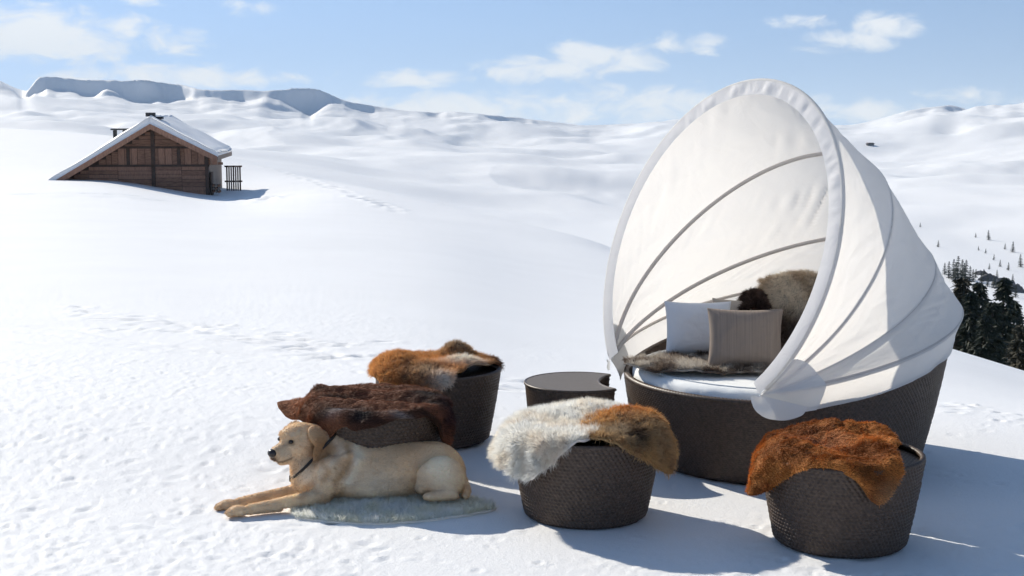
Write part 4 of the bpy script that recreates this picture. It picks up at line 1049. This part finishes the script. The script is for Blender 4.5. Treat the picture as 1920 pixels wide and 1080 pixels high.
back_fur('reindeer_hide', 'beige and brown fur thrown over the pillow at the back beside the hood', 1.52, 2.02, [(8.30, MZ + .05), (8.38, MZ + .20), (8.50, MZ + .36), (8.62, MZ + .47), (8.76, MZ + .44), (8.86, MZ + .30)],
    c_bk, dict(gain=1.25, n=24000, length=.042, width=.0026, lift=.5, comb=(-.2, 0, -.4), jit=.28, droop=.5, clump=.55, clump_sc=32), 32)
def c_bd(u, v): n = fbm(u * 6, v * 6, seed=35, oct=2); return mixc((.05, .03, .024), (.11, .07, .055), sstep(-.3, .3, n))
back_fur('fur_scrap', 'small dark brown fur tuft above the taupe pillow', 1.37, 1.50, [(8.40, MZ + .27), (8.42, MZ + .33), (8.46, MZ + .365), (8.54, MZ + .365), (8.60, MZ + .29)],
    c_bd, dict(n=7000, length=.035, width=.0026, lift=.55, jit=.3, droop=.5, clump=.6, clump_sc=36), 36)

# ------------------------------------------------------------------ the dog (one continuous skin grown from blended volumes)
def surface_nets(D, org, h):
    nx, ny, nz = D.shape; cells = (nx - 1, ny - 1, nz - 1)
    acc = np.zeros(cells + (3,)); cnt = np.zeros(cells)
    off = [(0, 0, 0), (1, 0, 0), (0, 1, 0), (1, 1, 0), (0, 0, 1), (1, 0, 1), (0, 1, 1), (1, 1, 1)]
    sl_ = lambda o: D[o[0]:o[0] + cells[0], o[1]:o[1] + cells[1], o[2]:o[2] + cells[2]]
    for a in range(8):
        for b in range(a + 1, 8):
            if sum(abs(off[a][k] - off[b][k]) for k in range(3)) != 1: continue
            A, B = sl_(off[a]), sl_(off[b]); m = (A < 0) != (B < 0)
            t = np.where(m, A / np.where(m, A - B, 1), 0)
            for k in range(3): acc[..., k] += m * (off[a][k] + t * (off[b][k] - off[a][k]))
            cnt += m
    act = cnt > 0; idx = -np.ones(cells, int); idx[act] = np.arange(act.sum())
    ijk = np.argwhere(act); V = (ijk + acc[act] / cnt[act][:, None]) * h + org
    Q = []
    for ax in range(3):
        o = [0, 0, 0]; o[ax] = 1
        A = D[:nx - o[0], :ny - o[1], :nz - o[2]]; B = D[o[0]:, o[1]:, o[2]:]
        m = (A < 0) != (B < 0); e = np.argwhere(m); b1, b2 = [k for k in range(3) if k != ax]
        ok = (e[:, b1] > 0) & (e[:, b2] > 0) & (e[:, b1] < cells[b1]) & (e[:, b2] < cells[b2]); e = e[ok]
        inside = A[m][ok] < 0; q = []
        for (d1, d2) in ((-1, -1), (0, -1), (0, 0), (-1, 0)):
            c = e.copy(); c[:, b1] += d1; c[:, b2] += d2; q.append(idx[c[:, 0], c[:, 1], c[:, 2]])
        q = np.stack(q, 1); fl = inside if ax != 1 else ~inside
        q[~fl] = q[~fl][:, ::-1]; Q.append(q)
    return V, np.concatenate(Q)
DOGX, DOGY = float(at(690, 930, 7.03)[0]), 7.03
dgz = snow_z(DOGX, DOGY)
DO = np.array([DOGX, DOGY, dgz])
PXM = 1 / 368.0
def dp(px, py, Y): return at(px, py, Y - .165) - DO
H_ = .0062
org = np.array([-.84, -.40, -.012]); dims = (np.array([1.42, .74, .50]) / H_).astype(int)
gx_ = org[0] + np.arange(dims[0]) * H_; gy_ = org[1] + np.arange(dims[1]) * H_; gz_ = org[2] + np.arange(dims[2]) * H_
SD = np.full(tuple(dims), 0.5, np.float32)
def stamp(lo, hi, fn, k):
    i0 = np.clip(((lo - k * 2 - .02 - org) / H_).astype(int), 0, dims - 1); i1 = np.clip(((hi + k * 2 + .02 - org) / H_).astype(int) + 1, 1, dims)
    X, Y, Z = np.meshgrid(gx_[i0[0]:i1[0]], gy_[i0[1]:i1[1]], gz_[i0[2]:i1[2]], indexing='ij')
    d = fn(np.stack([X, Y, Z], -1)); s = np.s_[i0[0]:i1[0], i0[1]:i1[1], i0[2]:i1[2]]; o = SD[s]
    hh = np.clip(.5 + .5 * (o - d) / k, 0, 1); SD[s] = o * (1 - hh) + d * hh - k * hh * (1 - hh)
def cone(a, b, ra, rb, k=.02):
    a = np.asarray(a, float); b = np.asarray(b, float)
    def fn(P):
        ab = b - a; t = np.clip(((P - a) @ ab) / (ab @ ab), 0, 1); return np.linalg.norm(P - a - t[..., None] * ab, axis=-1) - (ra + (rb - ra) * t)
    m = max(ra, rb); stamp(np.minimum(a, b) - m, np.maximum(a, b) + m, fn, k)
def ell(c, r, k=.02, B=None):
    c = np.asarray(c, float); r = np.asarray(r, float); B = np.eye(3) if B is None else B
    def fn(P):
        q = (P - c) @ B.T; k0 = np.linalg.norm(q / r, axis=-1); k1 = np.linalg.norm(q / (r * r), axis=-1) + 1e-9; return k0 * (k0 - 1) / k1
    stamp(c - r.max(), c + r.max(), fn, k)
px_ = lambda v: v * PXM
# trunk
ell(dp(650, 884, 7.29), (.17, .150, .150), .05); cone(dp(640, 876, 7.29), dp(745, 882, 7.30), .152, .148, .05)
cone(dp(745, 882, 7.30), dp(812, 882, 7.31), .148, .146, .05); ell(dp(822, 890, 7.31), (.135, .150, .135), .04)
ell(dp(690, 905, 7.24), (.24, .15, .085), .05)
# near thigh, far thigh, hind feet, tail
ell(dp(828, 897, 7.14), (.116, .075, .114), .022); cone(dp(800, 890, 7.13), dp(790, 915, 7.10), .05, .035, .02); ell(dp(836, 905, 7.42), (.11, .08, .10), .03)
cone(dp(848, 927, 7.08), dp(812, 931, 7.05), .030, .024, .012); ell(dp(806, 931, 7.045), (.036, .024, .021), .008)
cone(dp(866, 900, 7.27), dp(874, 918, 7.20), .028, .022, .02); cone(dp(874, 918, 7.20), dp(872, 931, 7.10), .022, .014, .01)
# chest, shoulder, neck
ell(dp(598, 893, 7.25), (.115, .125, .125), .04); ell(dp(618, 895, 7.14), (.085, .062, .105), .025)
HC = dp(561, 821, 7.26)
cone(HC + np.array([.045, .055, -.03]), dp(625, 868, 7.30), .072, .138, .045); cone(HC + np.array([.0, .0, -.07]), dp(585, 890, 7.24), .06, .105, .05)
cone(dp(600, 812, 7.31), dp(655, 848, 7.31), .05, .09, .05)
# forelegs stretched out on the snow
cone(dp(612, 912, 7.11), dp(600, 933, 7.07), .062, .047, .02); cone(dp(600, 934, 7.07), dp(540, 944, 7.01), .046, .036, .012); cone(dp(540, 944, 7.01), dp(470, 955, 6.95), .036, .0265, .01)
ell(dp(447, 958, 6.935), (.050, .034, .028), .012)
cone(dp(574, 915, 7.30), dp(556, 922, 7.24), .055, .042, .02); cone(dp(556, 922, 7.24), dp(448, 943, 7.08), .038, .026, .01); ell(dp(428, 947, 7.065), (.048, .033, .027), .012)
for (cx0, cy0, Y0) in ((429, 961, 6.93), (409, 950, 7.06)):      # toes
    for j in range(4):
        c = dp(cx0, cy0, Y0) + np.array([.006 * abs(j - 1.5), .030 * (1.5 - j) * .62, 0]); ell(c, (.019, .0105, .0155), .004)
# head
hy_ = math.radians(43); fh = np.array([-math.sin(hy_), -math.cos(hy_), -.10]); fh /= np.linalg.norm(fh); lh = np.cross([0, 0, 1.], fh); lh /= np.linalg.norm(lh); uh = np.cross(fh, lh)
HB = np.stack([fh, lh, uh]); hp = lambda f_, l_, u_: HC + fh * f_ + lh * l_ + uh * u_
ell(HC, (.092, .085, .077), .03, HB); ell(hp(.045, 0, .022), (.05, .056, .044), .025, HB)
for s in (-1, 1):
    ell(hp(.064, s * .036, .030), (.028, .024, .016), .012, HB); ell(hp(.015, s * .056, -.035), (.062, .036, .052), .025, HB)
cone(hp(.06, 0, -.026), hp(.142, 0, -.040), .047, .034, .02); ell(hp(.118, 0, -.024), (.062, .028, .022), .012, HB)
for s in (-1, 1): ell(hp(.120, s * .023, -.062), (.052, .022, .030), .010, HB)
cone(hp(.03, 0, -.085), hp(.125, 0, -.090), .036, .020, .012)
ell(hp(.165, 0, -.036), (.02, .026, .02), .008, HB)
# folds of the ears
SD_NE = SD.copy(); ear_flaps = []
def ear(s):
    a = hp(-.030, s * .080, .052); b = hp(-.040, s * .124, -.02) ; c = hp(-.006, s * .140, -.135)
    fwd_ = fh
    def flap(c0, rr_, B): ell(c0, rr_, .006, B); ear_flaps.append((c0, rr_, B))
    n_ = lh * s * .93 + uh * .25; n_ /= np.linalg.norm(n_)
    def basis(axis, n):
        axis = axis / np.linalg.norm(axis); n = n - axis * (n @ axis); n /= np.linalg.norm(n); return np.stack([np.cross(n, axis), n, axis])
    flap((a + b) / 2, np.array([.050, .015, .060]), basis(b - a, n_)); flap((b + c) / 2 + fh * .004, np.array([.045, .014, .080]), basis(c - b, n_))
ear(1); ear(-1)
# soft belly fold and skin folds behind the shoulder
for (pa, pb, Ya, Yb, r_) in (((672, 862), (645, 905), 7.155, 7.12, .018), ((655, 852), (612, 878), 7.165, 7.13, .015)):
    cone(dp(*pa, Ya), dp(*pb, Yb), r_ * .7, r_, .028)
# lie on the fleece / snow: cut flat underneath
X, Y, Z = np.meshgrid(gx_, gy_, gz_, indexing='ij')
flo = np.where(X > -.40, .030, .004)
SD = np.maximum(SD, (flo - Z))
DV, DQ = surface_nets(SD, org, H_)
# relax
T_ = tri_of_quads(DQ); ed = np.concatenate([DQ[:, [0, 1]], DQ[:, [1, 2]], DQ[:, [2, 3]], DQ[:, [3, 0]]])
for _ in range(2):
    S = np.zeros_like(DV); c_ = np.zeros(len(DV))
    for a_, b_ in ((0, 1), (1, 0)): np.add.at(S, ed[:, a_], DV[ed[:, b_]]); np.add.at(c_, ed[:, a_], 1)
    DV = DV * .5 + S / c_[:, None] * .5
DN, _a = vnormals(DV, T_)
if (DN * (DV - DV.mean(0))).sum() < 0: DQ = DQ[:, ::-1]; T_ = tri_of_quads(DQ); DN = -DN
# coat colours, with light and shade of the skin folds painted in
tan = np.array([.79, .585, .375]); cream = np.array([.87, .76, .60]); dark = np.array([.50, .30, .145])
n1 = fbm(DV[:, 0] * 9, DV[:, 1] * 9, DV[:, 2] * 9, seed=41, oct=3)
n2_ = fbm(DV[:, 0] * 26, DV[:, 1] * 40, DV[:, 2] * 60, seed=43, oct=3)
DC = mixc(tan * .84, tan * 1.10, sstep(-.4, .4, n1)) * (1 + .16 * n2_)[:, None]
def sph(c, r): return np.exp(-((DV - c) ** 2).sum(1) / r ** 2)
DC = lay(DC, cream * 1.08, .9 * sph(dp(822, 870, 7.10), .085)); DC = lay(DC, cream, .6 * sph(dp(835, 905, 7.06), .08))
DC = lay(DC, cream, .75 * sph(dp(575, 905, 7.12), .07)); DC = lay(DC, cream, .5 * sph(dp(700, 925, 7.1), .12)); DC = lay(DC, cream, .7 * sph(dp(665, 850, 7.17), .05)); DC = lay(DC, cream * .95, .7 * sph(hp(.09, .03, -.07), .05))
for (q_, cc_, rr_, st_) in ((((668, 838), (674, 856), (666, 880), (652, 904)), cream, .020, .85), (((650, 838), (656, 858), (648, 880), (630, 902)), dark * .9, .018, .75), (((628, 826), (640, 846), (622, 868), (598, 884)), cream, .018, .6), (((604, 868), (616, 884), (606, 900)), dark, .016, .55), (((586, 905), (572, 918), (566, 932)), dark, .018, .5), (((640, 925), (620, 934), (600, 940)), dark, .022, .6)):  # strips paint the skin folds' light and shade; the last browns the elbow
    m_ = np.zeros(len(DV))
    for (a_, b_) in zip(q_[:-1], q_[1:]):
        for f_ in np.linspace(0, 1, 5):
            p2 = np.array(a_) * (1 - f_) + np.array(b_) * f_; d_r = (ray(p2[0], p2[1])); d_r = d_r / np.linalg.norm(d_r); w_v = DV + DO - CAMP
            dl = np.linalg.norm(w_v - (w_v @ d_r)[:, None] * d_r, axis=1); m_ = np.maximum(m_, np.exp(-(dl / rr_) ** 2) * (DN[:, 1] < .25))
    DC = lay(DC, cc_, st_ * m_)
DC = lay(DC, dark, .4 * sph(dp(648, 868, 7.15), .04)); DC = lay(DC, dark, .35 * sph(dp(770, 850, 7.2), .10))  # painted fold shade at the shoulder, then the darker back
for s in (1, -1):
    for (c0, rr_, B_) in ear_flaps:
        k0_ = np.linalg.norm(((DV - c0) @ B_.T) / rr_, axis=1); out_ = ((DV - HC) @ lh) * s
        DC = lay(DC, np.array([.50, .28, .125]), .5 * (1 - sstep(1.0, 1.35, k0_)) * (out_ > 0))
    eb = hp(-.024, s * .138, -.060); DC = lay(DC, np.array([.40, .215, .095]), .9 * np.clip(1.4 * sph(eb, .070), 0, 1)); DC = lay(DC, np.array([.10, .055, .035]), .9 * sph(hp(.088, s * .046, .008), .017))
DC = lay(DC, (.03, .018, .016), np.clip(1.3 * sph(hp(.125, .0, -.083), .012), 0, 1))
loc = (DV - HC) @ HB.T
mouth = np.exp(-((loc[:, 2] + .078 + .03 * (loc[:, 0] - .1)) / .006) ** 2) * sstep(.06, .09, loc[:, 0]) * (np.abs(loc[:, 1]) < .06)
DC = lay(DC, (.06, .035, .028), .75 * mouth); DC = lay(DC, (.05, .03, .028), .92 * np.clip(1.6 * sph(hp(.172, 0, -.072), .028), 0, 1))
gap_shade = np.clip(1.5 * sph(dp(782, 925, 7.10), .030), 0, 1); DC = lay(DC, (.10, .05, .035), .85 * gap_shade)  # shade between belly and thigh painted into the coat
DC = lay(DC, dark * .7, .6 * sph(dp(426, 963, 6.91), .028)); DC = lay(DC, dark * .7, .6 * sph(dp(406, 952, 7.05), .028))
dog = empty('dog', tuple(DO)); tag(dog, 'yellow labrador lying on a sheepskin in the snow, looking left', 'dog')
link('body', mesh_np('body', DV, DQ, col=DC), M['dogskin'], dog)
def dog_comb(P, N):
    c = np.tile(np.array([.85, -.05, -.35]), (len(P), 1)); hd = np.exp(-((P - HC) ** 2).sum(1) / .14 ** 2)[:, None]; fr_ = sstep(-.25, -.40, P[:, 0])[:, None]
    c = c * (1 - hd) + (-fh * .8 + np.array([0, 0, -.25])) * hd; return c * (1 - fr_ * (1 - hd)) + np.array([-.8, -.2, -.1]) * fr_ * (1 - hd)
lm = np.clip(1 - .65 * np.exp(-((DV - hp(.11, 0, -.03)) ** 2).sum(1) / .07 ** 2), .2, 1)
lm[(DC.max(1) < .2)] *= .4
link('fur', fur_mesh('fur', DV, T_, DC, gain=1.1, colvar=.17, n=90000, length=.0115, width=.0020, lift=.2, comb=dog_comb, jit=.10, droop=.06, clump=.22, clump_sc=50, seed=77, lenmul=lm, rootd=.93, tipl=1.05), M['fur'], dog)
def ball(name, c, r, material, parent, B=None, seg=18):
    bm = bmesh.new(); bmesh.ops.create_uvsphere(bm, u_segments=seg, v_segments=seg // 2 + 2, radius=1.0)
    B = np.eye(3) if B is None else B
    for v in bm.verts: p = np.array(v.co) * np.array(r); v.co = Vector(tuple(np.asarray(c) + B.T @ p))
    me = bpy.data.meshes.new(name); bm.to_mesh(me); bm.free(); me.shade_smooth(); return link(name, me, material, parent)
for s in (1, -1):
    e_ = ball('eye', hp(.0875, s * .0450, .010), (.012, .0135, .0108), M['eye'], dog, HB)
nose = ball('nose', hp(.177, 0, -.032), (.021, .027, .021), M['black_wet'], dog, HB)
# collar
ca_ = dp(553, 894, 7.13); cb_ = dp(612, 828, 7.26); cen = (ca_ + cb_) / 2 + np.array([.0, .055, .0]); ax1 = (cb_ - ca_) / 2; ax1n = ax1 / np.linalg.norm(ax1)
nk = (dp(625, 868, 7.29) - HC); nk /= np.linalg.norm(nk); ax2 = np.cross(ax1n, nk); ax2 /= np.linalg.norm(ax2)
ring = []
for a in np.linspace(0, 2 * np.pi, 60, endpoint=False):
    dvec = ax1n * math.cos(a) + ax2 * math.sin(a)
    # cast from the neck centre out to the coat
    s_ = np.linspace(.03, .24, 180); pts = cen + s_[:, None] * dvec; ii = np.clip(((pts - org) / H_).astype(int), 0, dims - 1); dd = SD_NE[ii[:, 0], ii[:, 1], ii[:, 2]]
    k = np.argmax(dd > .001) if (dd > .001).any() else -1; ring.append(s_[k])
ring = np.array(ring); ring = np.convolve(np.r_[ring[-3:], ring, ring[:3]], np.ones(7) / 7, 'valid')
pts = [tuple(cen + (ax1n * math.cos(a) + ax2 * math.sin(a)) * (ring[k] + .003)) for k, a in enumerate(np.linspace(0, 2 * np.pi, 60, endpoint=False))]
colr = MB().tube(pts, .0075, 8, True).build('collar', M['leather'], dog, True)
lowp = min(pts, key=lambda p: p[2]); bu = MB().box(lowp[0] - .012, lowp[0] + .012, lowp[1] - .012, lowp[1] + .004, lowp[2] - .022, lowp[2] + .010).build('tag', M['leather'], colr, bevel=.003)

# ------------------------------------------------------------------ the air over the valley
hb = MB().box(-5600, 5600, -5600, 5600, -760, 260)
hm = bpy.data.materials.new('mountain_haze'); hm.use_nodes = True; hn = hm.node_tree; hn.nodes.clear()
pv = hn.nodes.new('ShaderNodeVolumePrincipled'); pv.inputs['Color'].default_value = (0.62, 0.80, 1.0, 1); pv.inputs['Density'].default_value = 0.00007; pv.inputs['Anisotropy'].default_value = 0.0
ho = hn.nodes.new('ShaderNodeOutputMaterial'); hn.links.new(pv.outputs[0], ho.inputs['Volume'])
haze = hb.build('haze', hm); tag(haze, kind='stuff')
